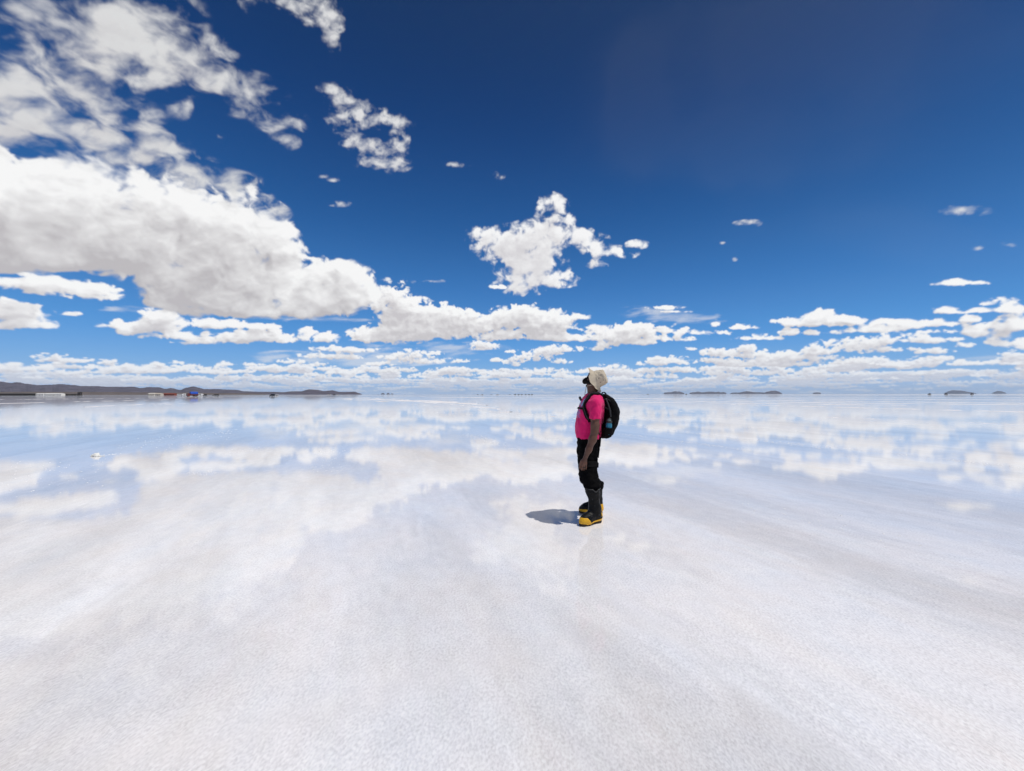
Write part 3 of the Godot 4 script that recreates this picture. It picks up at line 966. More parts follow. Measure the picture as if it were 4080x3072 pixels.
func head_solid() -> Solid:
	var s := Solid.new()
	s.k = 0.028
	s.cap(hd(-0.02, 0.028, 0), hd(0.012, 0.028, 0), 0.073, 0.068)
	s.cap(hd(0.03, -0.02, 0), hd(0.045, -0.06, 0), 0.062, 0.052)
	for z in [-1, 1]:
		s.cap(hd(-0.01, -0.045, 0.055 * z), hd(0.06, -0.095, 0.022 * z), 0.016, 0.018)
		s.cap(hd(0.062, -0.012, 0.036 * z), hd(0.05, -0.02, 0.05 * z), 0.022)
		s.cap(hd(0.078, 0.033, 0.012 * z), hd(0.068, 0.036, 0.045 * z), 0.014, 0.012)
	s.cap(hd(0.066, -0.1, 0), hd(0.072, -0.096, 0), 0.021)
	return s


func head_details() -> Solid:
	var s := head_solid()
	s.k = 0.010
	s.cap(hd(0.086, 0.018, 0), hd(0.109, -0.02, 0), 0.008, 0.012)
	for z in [-1, 1]:
		s.cap(hd(0.098, -0.024, 0.008 * z), hd(0.094, -0.025, 0.014 * z), 0.0075)
		s.chain([hd(-0.008, 0.012, 0.070 * z), hd(-0.022, 0.014, 0.074 * z), hd(-0.026, -0.004, 0.075 * z), hd(-0.016, -0.026, 0.072 * z), hd(-0.008, -0.032, 0.068 * z)], [0.006, 0.006, 0.006, 0.008, 0.006])
		s.cap(hd(-0.012, -0.004, 0.068 * z), hd(-0.018, 0.002, 0.070 * z), 0.008)
	s.cap(hd(0.092, -0.051, -0.02), hd(0.092, -0.051, 0.02), 0.0065)
	s.cap(hd(0.089, -0.063, -0.016), hd(0.089, -0.063, 0.016), 0.0075)
	# neck, continued into the shoulders
	s.k = 0.02
	return s


func hand_solid(wrist: Vector3, knuckles: Array, mids: Array, tips: Array, thumb: Array) -> Solid:
	var s := Solid.new()
	s.k = 0.007
	for i in 4:
		s.cap(wrist + (knuckles[i] - wrist) * 0.12, knuckles[i], 0.0155, 0.0115)
		s.chain([knuckles[i], mids[i], tips[i]], [0.0102, 0.0088, 0.0072])
	s.cap(wrist, (knuckles[1] + knuckles[2]) * 0.5, 0.022, 0.013)
	s.chain(thumb, [0.017, 0.0125, 0.0105, 0.0085])
	return s


func boot_solid(heel: Vector3, ball: Vector3, toe: Vector3, shaft: Loft) -> Solid:
	var s := Solid.new()
	s.k = 0.045
	s.cap(heel + Vector3(0, 0.050, 0), ball + Vector3(0, 0.052, 0), 0.047, 0.052)
	s.cap(ball + Vector3(0, 0.050, 0), toe + Vector3(0, 0.043, 0), 0.053, 0.045)
	s.cap(heel + Vector3(0, 0.09, 0), heel.lerp(ball, 0.12) + Vector3(0, 0.16, 0), 0.05, 0.056)
	s.cap(heel.lerp(ball, 0.25) + Vector3(0, 0.13, 0), ball + Vector3(0, 0.06, 0), 0.05, 0.047)
	s.loft(shaft)
	s.keep(Vector3(0, -1, 0), -0.014)
	return s


func shirt_colour(p: Vector3, spots: FastNoiseLite) -> Color:
	var pink := Color(0.90, 0.025, 0.19)
	var front: float = p.x - 0.0456
	if front > -0.02:
		return pink
	var y: float = p.y
	var z: float = p.z + 0.10
	var blue := Color(0.28, 0.42, 0.78)
	var pale := Color(0.42, 0.52, 0.80)
	# long leaf-like marks fanned over the upper chest
	for m in [[0.085, 1.3327, 0.022, 0.060, 0.25], [0.028, 1.3178, 0.02, 0.055, -0.1], [-0.04, 1.3277, 0.022, 0.058, -0.35]]:
		var dz: float = z - m[0]
		var dy: float = y - m[1]
		var c := cos(m[4])
		var s := sin(m[4])
		var u: float = (dz * c - dy * s) / m[2]
		var v: float = (dz * s + dy * c) / m[3]
		var w: float = u * u / maxf(1.0 - absf(v) * 0.75, 0.1) + v * v
		if w < 1.0:
			return pale if w < 0.75 else Color(0.16, 0.2, 0.62)
	# broken speckled print below
	var top: float = 1.2709
	var bottom: float = 1.1549
	if y < top and y > bottom and absf(z) < 0.10:
		var fade: float = 1.0 - absf((y - (top + bottom) * 0.5) / ((top - bottom) * 0.5))
		var n := spots.get_noise_3d(p.x * 0.5, p.y, p.z)
		if n > 0.22 - 0.38 * fade + 0.3 * smoothstep(0.06, 0.10, absf(z)):
			return blue if n < 0.32 else Color(0.1, 0.16, 0.5)
	return pink


func build_person() -> void:
	var man := thing("person", "person in pink t-shirt, cream hat and rubber boots standing on the salt looking up", "person", MAN)
	var skin := plain(Color(0.15, 0.07, 0.047), 0.52, 0.45)
	skin.subsurf_scatter_enabled = true
	skin.subsurf_scatter_strength = 0.08
	skin.heightmap_enabled = true
	skin.heightmap_scale = 0.05
	skin.heightmap_texture = mottle()
	skin.albedo_texture = mottle()
	skin.uv1_triplanar = true
	skin.uv1_scale = Vector3.ONE * 14.0

	# --- body: one continuous skin surface
	var neck_low := Vector3(0.0524, 1.4013, -0.1000)
	var b := Solid.new()
	b.k = 0.03
	b.cap(neck_low, Vector3(0.0479, 1.5403, -0.1000), 0.060, 0.056)
	b.cap(Vector3(0.0349, 1.4543, -0.1000), Vector3(0.0226, 1.5327, -0.1000), 0.034, 0.04)
	b.cap(Vector3(0.0497, 1.3659, -0.1000), Vector3(0.0041, 1.0131, -0.1000), 0.085, 0.09)
	for z in [-1, 1]:
		b.cap(Vector3(0.0624, 1.3849, -0.1000) + Vector3(0, 0, 0.03 * z), Vector3(0.0748, 1.3256, -0.1000) + Vector3(0, 0, 0.165 * z), 0.044, 0.044)
		b.cap(Vector3(0.0138, 1.2398, -0.1000) + Vector3(0, 0, 0.07 * z), Vector3(0.0003, 1.0005, -0.1000) + Vector3(0, 0, 0.05 * z), 0.095, 0.085)
	# legs inside the trousers, down into the boots
	b.chain([Vector3(-0.0155, 0.9076, -0.0300), Vector3(-0.0238, 0.6788, 0.0100), Vector3(-0.0078, 0.4303, 0.0500), Vector3(0.0176, 0.2814, 0.0850), Vector3(0.0243, 0.1130, 0.0840)], [0.085, 0.07, 0.045, 0.036, 0.034])
	b.chain([Vector3(0.0102, 0.8922, -0.1700), Vector3(0.0185, 0.6422, -0.2200), Vector3(0.0791, 0.3902, -0.2580), Vector3(0.1278, 0.2501, -0.2770), Vector3(0.1173, 0.0809, -0.2800)], [0.085, 0.07, 0.045, 0.034, 0.032])
	# arms
	var sh_n := Vector3(0.0402, 1.3296, 0.0850)
	var el_n := Vector3(0.0198, 1.0204, 0.1500)
	var wr_n := Vector3(-0.0831, 0.7450, 0.1650)
	b.chain([sh_n, Vector3(0.0303, 1.1766, 0.1250), Vector3(0.0247, 1.0820, 0.1450), el_n], [0.044, 0.048, 0.044, 0.0385])
	b.chain([el_n, Vector3(-0.0042, 0.9339, 0.1550), Vector3(-0.0489, 0.8218, 0.1620), wr_n], [0.038, 0.0405, 0.032, 0.0245])
	b.chain([Vector3(0.1114, 1.3219, -0.2700), Vector3(0.1194, 1.1520, -0.3200), Vector3(0.1187, 0.9791, -0.3400)], [0.044, 0.048, 0.0385])
	b.chain([Vector3(0.1187, 0.9791, -0.3400), Vector3(0.0964, 0.8790, -0.3500), Vector3(0.0505, 0.7528, -0.3550), Vector3(0.0170, 0.6735, -0.3550)], [0.038, 0.0405, 0.032, 0.0245])
	var d := net(b, Vector3(-0.26, 0.08, -0.45), Vector3(0.26, 1.55, 0.25), 0.0085)
	var hs := head_details()
	hs.k = 0.02
	hs.cap(Vector3(0.0501, 1.4543, -0.1000), Vector3(0.0504, 1.5403, -0.1000), 0.057, 0.055)
	hs.cap(Vector3(0.0324, 1.4543, -0.1000), Vector3(0.0201, 1.5327, -0.1000), 0.034, 0.04)
	hs.keep(Vector3(0, -1, 0), -1.4644)
	d = net(hs, HEAD - Vector3(0.17, 0.19, 0.12), HEAD + Vector3(0.14, 0.15, 0.12), 0.0042, d)
	var kn := [Vector3(-0.1409, 0.6756, 0.1750), Vector3(-0.1235, 0.6617, 0.1840), Vector3(-0.1022, 0.6605, 0.1840), Vector3(-0.0818, 0.6698, 0.1760)]
	var mi := [Vector3(-0.1470, 0.6330, 0.1680), Vector3(-0.1270, 0.6190, 0.1760), Vector3(-0.1057, 0.6190, 0.1760), Vector3(-0.0805, 0.6306, 0.1680)]
	var ti := [Vector3(-0.1406, 0.6084, 0.1500), Vector3(-0.1221, 0.5983, 0.1530), Vector3(-0.1018, 0.5995, 0.1530), Vector3(-0.0786, 0.6084, 0.1500)]
	var th := [Vector3(-0.1010, 0.7167, 0.1580), Vector3(-0.1255, 0.6924, 0.1400), Vector3(-0.1356, 0.6594, 0.1280), Vector3(-0.1359, 0.6321, 0.1220)]
	var hand := hand_solid(wr_n, kn, mi, ti, th)
	hand.cap(Vector3(-0.0723, 0.7688, 0.1650), wr_n, 0.026, 0.0235)
	d = net(hand, wr_n + Vector3(-0.11, -0.18, -0.08), wr_n + Vector3(0.05, 0.04, 0.06), 0.003, d)
	var kf := []
	var mf := []
	var tf := []
	var hf := []
	var off := Vector3(0, 0, -0.20)
	for set in [[kn, kf], [mi, mf], [ti, tf], [th, hf]]:
		for p in set[0]:
			set[1].append(Vector3(p.x + 0.01, p.y, -0.20 - p.z + 0.01))
	var wf := Vector3(0.0170, 0.6735, -0.3550)
	var fix: Vector3 = wf - Vector3(wr_n.x + 0.01, wr_n.y, -0.20 - wr_n.z + 0.01)
	for set in [kf, mf, tf, hf]:
		for i in set.size():
			set[i] += fix
	var hand2 := hand_solid(wf, kf, mf, tf, hf)
	d = net(hand2, wf + Vector3(-0.11, -0.18, -0.06), wf + Vector3(0.05, 0.04, 0.08), 0.0036, d)
	part("body", mesh_of(d), skin, man)

	var ring := tube([Vector3(-0.1061, 0.6336, 0.1785) + Vector3(0, 0.003, 0), Vector3(-0.1059, 0.6275, 0.1775) + Vector3(0, 0.000, 0)], [0.0108, 0.0106], 18)
	part("ring", ring, plain(Color(0.02, 0.02, 0.022), 0.3, 0.6, 0.6), man)

	# eyes, beard and hair
	for z in [-1, 1]:
		var e := SphereMesh.new()
		e.radius = 0.0115
		e.height = 0.023
		var eye := part("eye", e, plain(Color(0.7, 0.68, 0.64), 0.15), man, hd(0.071, 0.012, 0.031 * z))
		var ir := SphereMesh.new()
		ir.radius = 0.0055
		ir.height = 0.011
		part("iris", ir, plain(Color(0.02, 0.012, 0.008), 0.1), eye, FACE * 0.0075)
	var curls := noise_of(FastNoiseLite.TYPE_SIMPLEX_SMOOTH, 8, 2)
	var beard := Solid.new()
	beard.k = 0.02
	for z in [-1, 1]:
		beard.cap(hd(0.0, -0.03, 0.066 * z), hd(0.02, -0.075, 0.055 * z), 0.012, 0.018)
		beard.cap(hd(0.02, -0.075, 0.055 * z), hd(0.07, -0.11, 0.02 * z), 0.018, 0.025)
		beard.cap(hd(0.095, -0.043, 0.004 * z), hd(0.084, -0.06, 0.03 * z), 0.0095, 0.009)
		beard.cap(hd(0.084, -0.06, 0.03 * z), hd(0.074, -0.1, 0.022 * z), 0.009, 0.02)
	beard.cap(hd(0.076, -0.115, -0.012), hd(0.076, -0.115, 0.012), 0.028)
	beard.cap(hd(0.09, -0.085, -0.01), hd(0.09, -0.085, 0.01), 0.014)
	beard.noise = curls
	beard.noise_amp = 0.004
	beard.noise_scale = Vector3.ONE * 75.0
	var black_hair := plain(Color(0.008, 0.007, 0.007), 0.75, 0.3)
	part("beard", mesh_of(net(beard, HEAD - Vector3(0.19, 0.16, 0.11), HEAD + Vector3(0.06, 0.09, 0.11), 0.0042)), black_hair, man)
	var hair := head_solid()
	hair.grow = 0.002
	hair.noise = curls
	hair.noise_amp = 0.002
	hair.noise_scale = Vector3.ONE * 150.0
	hair.keep(FACE, HEAD.dot(FACE) - 0.005)
	hair.keep(CROWN, HEAD.dot(CROWN) + 0.022)
	hair.keep(-CROWN, -HEAD.dot(CROWN) + 0.045)
	part("hair", mesh_of(net(hair, HEAD - Vector3(0.13, 0.14, 0.11), HEAD + Vector3(0.14, 0.14, 0.11), 0.005)), black_hair, man)

	build_shirt(man)
	build_trousers(man)
	build_boots(man)
	build_hat(man)


var shirt_form: Solid


func build_shirt(man: Node3D) -> void:
	var s := Solid.new()
	s.k = 0.035
	s.loft(Loft.new(TORSO, 2.3, 0.012))
	# sleeves, cut level above the elbows with an open mouth round the arm
	var sleeves := Solid.new()
	sleeves.k = 0.02
	sleeves.chain([Vector3(0.0448, 1.3737, 0.0200), Vector3(0.0371, 1.3202, 0.1000), Vector3(0.0320, 1.2484, 0.1180), Vector3(0.0269, 1.1292, 0.1350)], [0.055, 0.066, 0.063, 0.058])
	sleeves.chain([Vector3(0.0925, 1.3708, -0.2200), Vector3(0.1154, 1.3110, -0.2900), Vector3(0.1173, 1.2316, -0.3080), Vector3(0.1189, 1.0990, -0.3250)], [0.055, 0.066, 0.063, 0.058])
	sleeves.keep(Vector3(-0.06, -1.0, 0.0).normalized(), Vector3(-0.06, -1.0, 0.0).normalized().dot(Vector3(0.0280, 1.1565, 0.1300)))
	s.joined.append(sleeves)
	shirt_form = s
	var folds := noise_of(FastNoiseLite.TYPE_SIMPLEX_SMOOTH, 31, 3, 0.45)
	s.noise = folds
	s.noise_amp = 0.014
	s.noise_scale = Vector3(10.0, 6.5, 10.0)
	var d := net(s, Vector3(-0.22, 0.86, -0.45), Vector3(0.22, 1.48, 0.26), 0.0052)
	var spots := noise_of(FastNoiseLite.TYPE_SIMPLEX_SMOOTH, 12, 2)
	var fine := spots
	fine.frequency = 62.0
	var colours := PackedColorArray()
	for p in d.verts:
		colours.append(shirt_colour(p, fine))
	var m := cloth(Color(1, 1, 1), 0.92, 55.0, 0.03, 0.25)
	m.vertex_color_use_as_albedo = true
	var shirt := part("t_shirt", mesh_of(d, colours), m, man)
	# ribbed neckband
	var band := []
	var c := Vector3(0.0462, 1.4379, -0.1000)
	for i in 33:
		var t := TAU * i / 32.0
		band.append(c + Vector3(-0.075 * cos(t), -0.022 * cos(t) - 0.004, 0.078 * sin(t)))
	var pink := cloth(Color(0.85, 0.025, 0.18), 0.92, 55.0, 0.03, 0.2)
	part("neckband", tube(band, [0.0075], 8, false), pink, shirt)
	# stitched sleeve hems
	for z in [[Vector3(0.0283, 1.1660, 0.1285), Vector3(0.0280, 1.1577, 0.1300)], [Vector3(0.1177, 1.1403, -0.3185), Vector3(0.1180, 1.1310, -0.3200)]]:
		part("sleeve_hem", tube([z[0], z[1]], [0.0595, 0.0597], 36, false), pink, shirt)


func build_trousers(man: Node3D) -> void:
	var black := cloth(Color(0.0042, 0.0042, 0.005), 0.9, 40.0, 0.05, 0.03)
	var s := Solid.new()
	s.k = 0.03
	var near := [
		[0.9322, -0.0102, -0.0550, 0.1280, 0.1250],
		[0.8681, -0.0120, -0.0500, 0.1297, 0.1250],
		[0.8079, -0.0187, -0.0350, 0.1255, 0.1180],
		[0.7481, -0.0316, -0.0200, 0.1127, 0.1080],
		[0.6887, -0.0327, -0.0050, 0.1080, 0.1020],
		[0.6290, -0.0292, 0.0050, 0.1059, 0.1000],
		[0.5573, -0.0301, 0.0150, 0.1032, 0.1000],
		[0.4981, -0.0291, 0.0250, 0.1011, 0.0980],
		[0.4514, -0.0244, 0.0350, 0.1002, 0.0950],
		[0.4049, -0.0063, 0.0450, 0.0909, 0.0900],
		[0.3648, 0.0019, 0.0550, 0.0742, 0.0800],
		[0.3212, 0.0069, 0.0600, 0.0680, 0.0720],
	]
	var far := [
		[0.9229, 0.0064, -0.1450, 0.1304, 0.1250],
		[0.7909, 0.0038, -0.1650, 0.1302, 0.1180],
		[0.7251, -0.0039, -0.1800, 0.1178, 0.1080],
		[0.6582, 0.0001, -0.2000, 0.1124, 0.1020],
		[0.5916, 0.0077, -0.2150, 0.1102, 0.1000],
		[0.5118, 0.0134, -0.2300, 0.1072, 0.1000],
		[0.4445, 0.0269, -0.2450, 0.1056, 0.0980],
		[0.3909, 0.0597, -0.2550, 0.1006, 0.0960],
		[0.3506, 0.1018, -0.2620, 0.0897, 0.0940],
		[0.3241, 0.1244, -0.2650, 0.0728, 0.0880],
		[0.2949, 0.1262, -0.2680, 0.0585, 0.0700],
	]
	s.loft(Loft.new(near, 2.2, 0.015))
	s.loft(Loft.new(far, 2.2, 0.015))
	s.cap(Vector3(0.0037, 0.8999, -0.1000), Vector3(0.0035, 0.8622, -0.1000), 0.11)
	# bunched folds above the boot tops
	for f in [[Vector3(0.0209, 0.4449, 0.0900), Vector3(0.1012, 0.4236, 0.0300), 0.022], [Vector3(-0.0656, 0.3990, 0.1000), Vector3(0.0670, 0.4098, 0.1000), 0.02], [Vector3(0.1016, 0.3764, -0.1900), Vector3(0.1746, 0.3648, -0.2200), 0.024], [Vector3(0.0841, 0.3480, -0.1800), Vector3(0.1527, 0.3534, -0.1900), 0.02], [Vector3(-0.1189, 0.4929, 0.0600), Vector3(-0.0320, 0.4681, 0.1150), 0.02], [Vector3(-0.0188, 0.5150, 0.1100), Vector3(0.0698, 0.5293, 0.0600), 0.016]]:
		s.cap(f[0], f[1], f[2])
	s.noise = noise_of(FastNoiseLite.TYPE_SIMPLEX_SMOOTH, 77, 3, 0.5)
	s.noise_amp = 0.016
	s.noise_scale = Vector3(8.0, 11.0, 8.0)
	var d := net(s, Vector3(-0.22, 0.28, -0.40), Vector3(0.22, 1.0, 0.20), 0.0068)
	var tr := part("trousers", mesh_of(d), black, man)
	# thigh pocket with its flap, and the tab at the back seam
	var dark := cloth(Color(0.008, 0.008, 0.0095), 0.75, 40.0, 0.05, 0.05)
	var leg := Solid.new()
	leg.loft(Loft.new(near, 2.2, 0.015))
	leg.noise = s.noise
	leg.noise_amp = 0.012
	leg.noise_scale = s.noise_scale
	leg.grow = 0.013
	leg.keep(Vector3(0, 1, 0), 0.6820)
	leg.keep(Vector3(0, -1, 0), -0.6217)
	leg.keep(Vector3(-1, 0, 0), --0.0532)
	leg.keep(Vector3(1, 0.06, 0), 0.0760 + 0.06 * 0.6)
	leg.keep(Vector3(0, 0, -1), 0.0)
	part("pocket_flap", mesh_of(net(leg, Vector3(-0.1, 0.5, -0.05), Vector3(0.14, 0.72, 0.16), 0.005)), dark, tr)
	var bag := Solid.new()
	bag.loft(Loft.new(near, 2.2, 0.015))
	bag.noise = s.noise
	bag.noise_amp = 0.014
	bag.noise_scale = s.noise_scale
	bag.grow = 0.007
	bag.keep(Vector3(0, 1, 0), 0.6169)
	bag.keep(Vector3(0, -1, 0), -0.4990)
	bag.keep(Vector3(-1, 0, 0), --0.0693)
	bag.keep(Vector3(1, 0, 0), 0.0610)
	bag.keep(Vector3(0, 0, -1), 0.0)
	part("pocket", mesh_of(net(bag, Vector3(-0.1, 0.4, -0.05), Vector3(0.14, 0.66, 0.16), 0.006)), black, tr)
	var tab := Solid.new()
	tab.k = 0.004
	tab.loft(Loft.new([[0.6092, 0.0506, 0.055, 0.027, 0.030], [0.6650, 0.0533, 0.055, 0.026, 0.030]], 5.0, 0.004))
	part("pocket_tab", mesh_of(net(tab, Vector3(-0.02, 0.5, 0.0), Vector3(0.14, 0.74, 0.12), 0.004)), cloth(Color(0.011, 0.0115, 0.014), 0.6, 40.0, 0.04, 0.08), tr)


func build_boots(man: Node3D) -> void:
	var rubber := plain(Color(0.0045, 0.0048, 0.0056), 0.5, 0.3)
	rubber.albedo_texture = rubber_dirt()
	rubber.uv1_triplanar = true
	rubber.uv1_scale = Vector3.ONE * 4.0
	var yellow := plain(Color(0.95, 0.52, 0.025), 0.45, 0.45)
	yellow.albedo_texture = mottle()
	yellow.uv1_triplanar = true
	yellow.uv1_scale = Vector3.ONE * 9.0
	var sole_dark := plain(Color(0.022, 0.014, 0.010), 0.7)
	var lip := plain(Color(0.035, 0.037, 0.04), 0.5)
	var wob := noise_of(FastNoiseLite.TYPE_SIMPLEX_SMOOTH, 61, 2)
	var near_shaft := [
		[0.3872, 0.0059, 0.0850, 0.0846, 0.0800], [0.3536, 0.0064, 0.0850, 0.0828, 0.0780], [0.3115, 0.0129, 0.0850, 0.0761, 0.0700], [0.2754, 0.0200, 0.0850, 0.0677, 0.0620],
		[0.2094, 0.0227, 0.0850, 0.0622, 0.0580], [0.1368, 0.0234, 0.0830, 0.0592, 0.0560], [0.0759, 0.0256, 0.0800, 0.0586, 0.0530],
	]
	var far_shaft := [
		[0.3270, 0.1297, -0.2750, 0.0658, 0.0680], [0.2566, 0.1298, -0.2770, 0.0632, 0.0640], [0.1915, 0.1265, -0.2780, 0.0612, 0.0600],
		[0.1262, 0.1188, -0.2800, 0.0599, 0.0570], [0.0744, 0.1159, -0.2800, 0.0625, 0.0540],
	]
	for which in 2:
		var near := which == 0
		var heel: Vector3 = (Vector3(0.0599, 0.0260, 0.0620) if near else Vector3(0.1434, 0.0292, -0.2750)) * Vector3(1, 0, 1)
		var ball: Vector3 = (Vector3(-0.0760, 0.0254, 0.1500) if near else Vector3(0.0082, 0.0234, -0.3050)) * Vector3(1, 0, 1)
		var toe: Vector3 = (Vector3(-0.1148, 0.0176, 0.1820) if near else Vector3(-0.0359, 0.0206, -0.3150)) * Vector3(1, 0, 1)
		var sections: Array = near_shaft if near else far_shaft
		var shaft := Loft.new(sections, 2.0, 0.006)
		var s := boot_solid(heel, ball, toe, shaft)
		s.noise = wob
		s.noise_amp = 0.006 if near else 0.004
		s.noise_scale = Vector3(12, 16, 12)
		var lo := Vector3(minf(toe.x, heel.x) - 0.09, 0.0, minf(toe.z, heel.z) - 0.12)
		var hi := Vector3(heel.x + 0.12, 0.46, maxf(toe.z, heel.z) + 0.12)
		var top: float = sections[0][0]
		var cx: float = sections[0][1]
		var cz: float = sections[0][2]
		var along: Vector3 = (toe - heel).normalized()
		if near:
			# the top edge is high in front, dips in the middle and rises behind
			var dip := Solid.new()
			dip.k = 0.03
			dip.cap(Vector3(cx + 0.025, top + 0.012, cz - 0.2), Vector3(cx + 0.02, top + 0.012, cz + 0.2), 0.03)
			s.without.append(dip)
		var mouth := Solid.new()
		var open: Array = []
		for r in sections.slice(0, 3):
			open.append([r[0] + (0.02 if open.is_empty() else 0.0), r[1], r[2], r[3] - 0.016, r[4] - 0.016])
		mouth.loft(Loft.new(open, 2.0, 0.002))
		s.without.append(mouth)
		var boot := part("boot", mesh_of(net(s, lo, hi, 0.005)), rubber, man)
		# toe cap and the band round the foot, over the black upper
		var cap := boot_solid(heel, ball, toe, shaft)
		cap.grow = 0.0035
		var edge: float = along.dot(ball) - 0.018
		cap.keep(Vector3(0, 1, 0), 0.088)
		var tilt := (Vector3(0, 1, 0) * 0.62 - along * 0.78).normalized()
		cap.keep(tilt, tilt.dot(ball + along * 0.012 + Vector3(0, 0.064, 0)))
		if near:
			part("toe_cap", mesh_of(net(cap, lo, hi, 0.005)), yellow, boot)
		var band := boot_solid(heel, ball, toe, shaft)
		band.grow = 0.005
		var slope := (Vector3.UP + along * 0.10).normalized()
		band.keep(slope, slope.dot(ball + Vector3(0, 0.034 if near else 0.058, 0)))
		band.keep(-Vector3.UP, -0.024)
		part("foot_band", mesh_of(net(band, lo, hi, 0.005)), yellow, boot)
		# outsole: forefoot and heel block with the arch between
		var sole := Solid.new()
		sole.k = 0.01
		sole.chain([ball + Vector3(0, 0.02, 0) - along * 0.02, ball + Vector3(0, 0.02, 0), toe + Vector3(0, 0.02, 0)], [0.048, 0.057, 0.049])
		sole.cap(heel + Vector3(0, 0.02, 0), heel + along * 0.025 + Vector3(0, 0.02, 0), 0.051)
		sole.keep(Vector3.UP, 0.027)
		sole.keep(-Vector3.UP, 0.0)
		part("outsole", mesh_of(net(sole, lo - Vector3(0, 0.01, 0), hi * Vector3(1, 0.2, 1), 0.004)), sole_dark, boot)
		# yellow patch up the heel
		var patch := boot_solid(heel, ball, toe, shaft)
		patch.noise = wob
		patch.noise_amp = s.noise_amp
		patch.noise_scale = s.noise_scale
		patch.grow = 0.003
		patch.keep(Vector3.UP, 0.1159 if near else 0.1249)
		patch.keep(-Vector3.UP, -(0.0725 if near else 0.028))
		patch.keep(along, along.dot(heel) - (0.008 if near else -0.004))
		part("heel_patch", mesh_of(net(patch, lo, hi, 0.005)), yellow, boot)
		if near:
			# worn grey rim of the boot top
			var rim := []
			for i in 41:
				var t := TAU * i / 40.0
				var x: float = cx + (sections[0][3] + 0.001) * cos(t)
				var ex: float = (x - cx - 0.022) / 0.03
				var dy: float = -maxf(0.0, 0.027 * (1.0 - ex * ex)) if absf(ex) < 1.0 else 0.0
				rim.append(Vector3(x, top + dy - 0.003, cz + (sections[0][4] + 0.001) * sin(t)))
			part("boot_top_edge", tube(rim, [0.0042], 8, false), lip, boot)
			# round maker's badge on the ankle
			var bc := Vector3(0.0473, 0.1317, 0.1370)
			var bn := Vector3(0.25, 0.12, 1.0).normalized()
			var gold := plain(Color(0.36, 0.27, 0.05), 0.5)
			var badge := part("badge", disc(bc - bn * 0.006, bn, 0.0145, 0.008, 28), rubber, boot)
			var u := Vector3.UP.cross(bn).normalized()
			var v := bn.cross(u)
			var loop := []
			for i in 29:
				var t := TAU * i / 28.0
				loop.append(bc + bn * 0.002 + (u * cos(t) + v * sin(t)) * 0.0132)
			part("badge_ring", tube(loop, [0.0013], 6, false), gold, badge)
			var letter := []
			for i in 19:
				var t := 0.6 + (TAU - 1.0) * i / 18.0
				letter.append(bc + bn * 0.002 + (u * cos(t) + v * sin(t)) * 0.0072)
			letter.append(letter[-1] + (-u) * 0.005)
			part("badge_mark", tube(letter, [0.0015], 6), gold, badge)
		else:
			var hoop := []
			for i in 41:
				var t := TAU * i / 40.0
				hoop.append(Vector3(cx + (sections[0][3] - 0.004) * cos(t), top - 0.012, cz + (sections[0][4] - 0.004) * sin(t)))
			var rim := Solid.new()
			rim.loft(Loft.new([[top - 0.027, cx, cz, sections[0][3] + 0.003, sections[0][4] + 0.003], [top + 0.001, cx, cz, sections[0][3] + 0.004, sections[0][4] + 0.004]], 2.0, 0.003))
			var hollow := Solid.new()
			hollow.loft(Loft.new([[top - 0.05, cx, cz, sections[0][3] - 0.004, sections[0][4] - 0.004], [top + 0.03, cx, cz, sections[0][3] - 0.004, sections[0][4] - 0.004]], 2.0, 0.001))
			rim.without.append(hollow)
			part("boot_top_band", mesh_of(net(rim, lo, hi, 0.004)), yellow, boot)


var _dirt: Texture2D


func rubber_dirt() -> Texture2D:
	# black rubber with pale dried salt splashes
	if _dirt == null:
		var n := noise_of(FastNoiseLite.TYPE_SIMPLEX_SMOOTH, 44, 5)
		n.frequency = 0.012
		var src := n.get_seamless_image(512, 512)
		var im := Image.create_empty(512, 512, false, Image.FORMAT_RGBF)
		for y in 512:
			for x in 512:
				var v := src.get_pixel(x, y).r
				var g := 0.75 + 0.5 * v + 26.0 * smoothstep(0.84, 0.92, v)
				im.set_pixel(x, y, Color(g, g, g))
		_dirt = ImageTexture.create_from_image(im)
	return _dirt


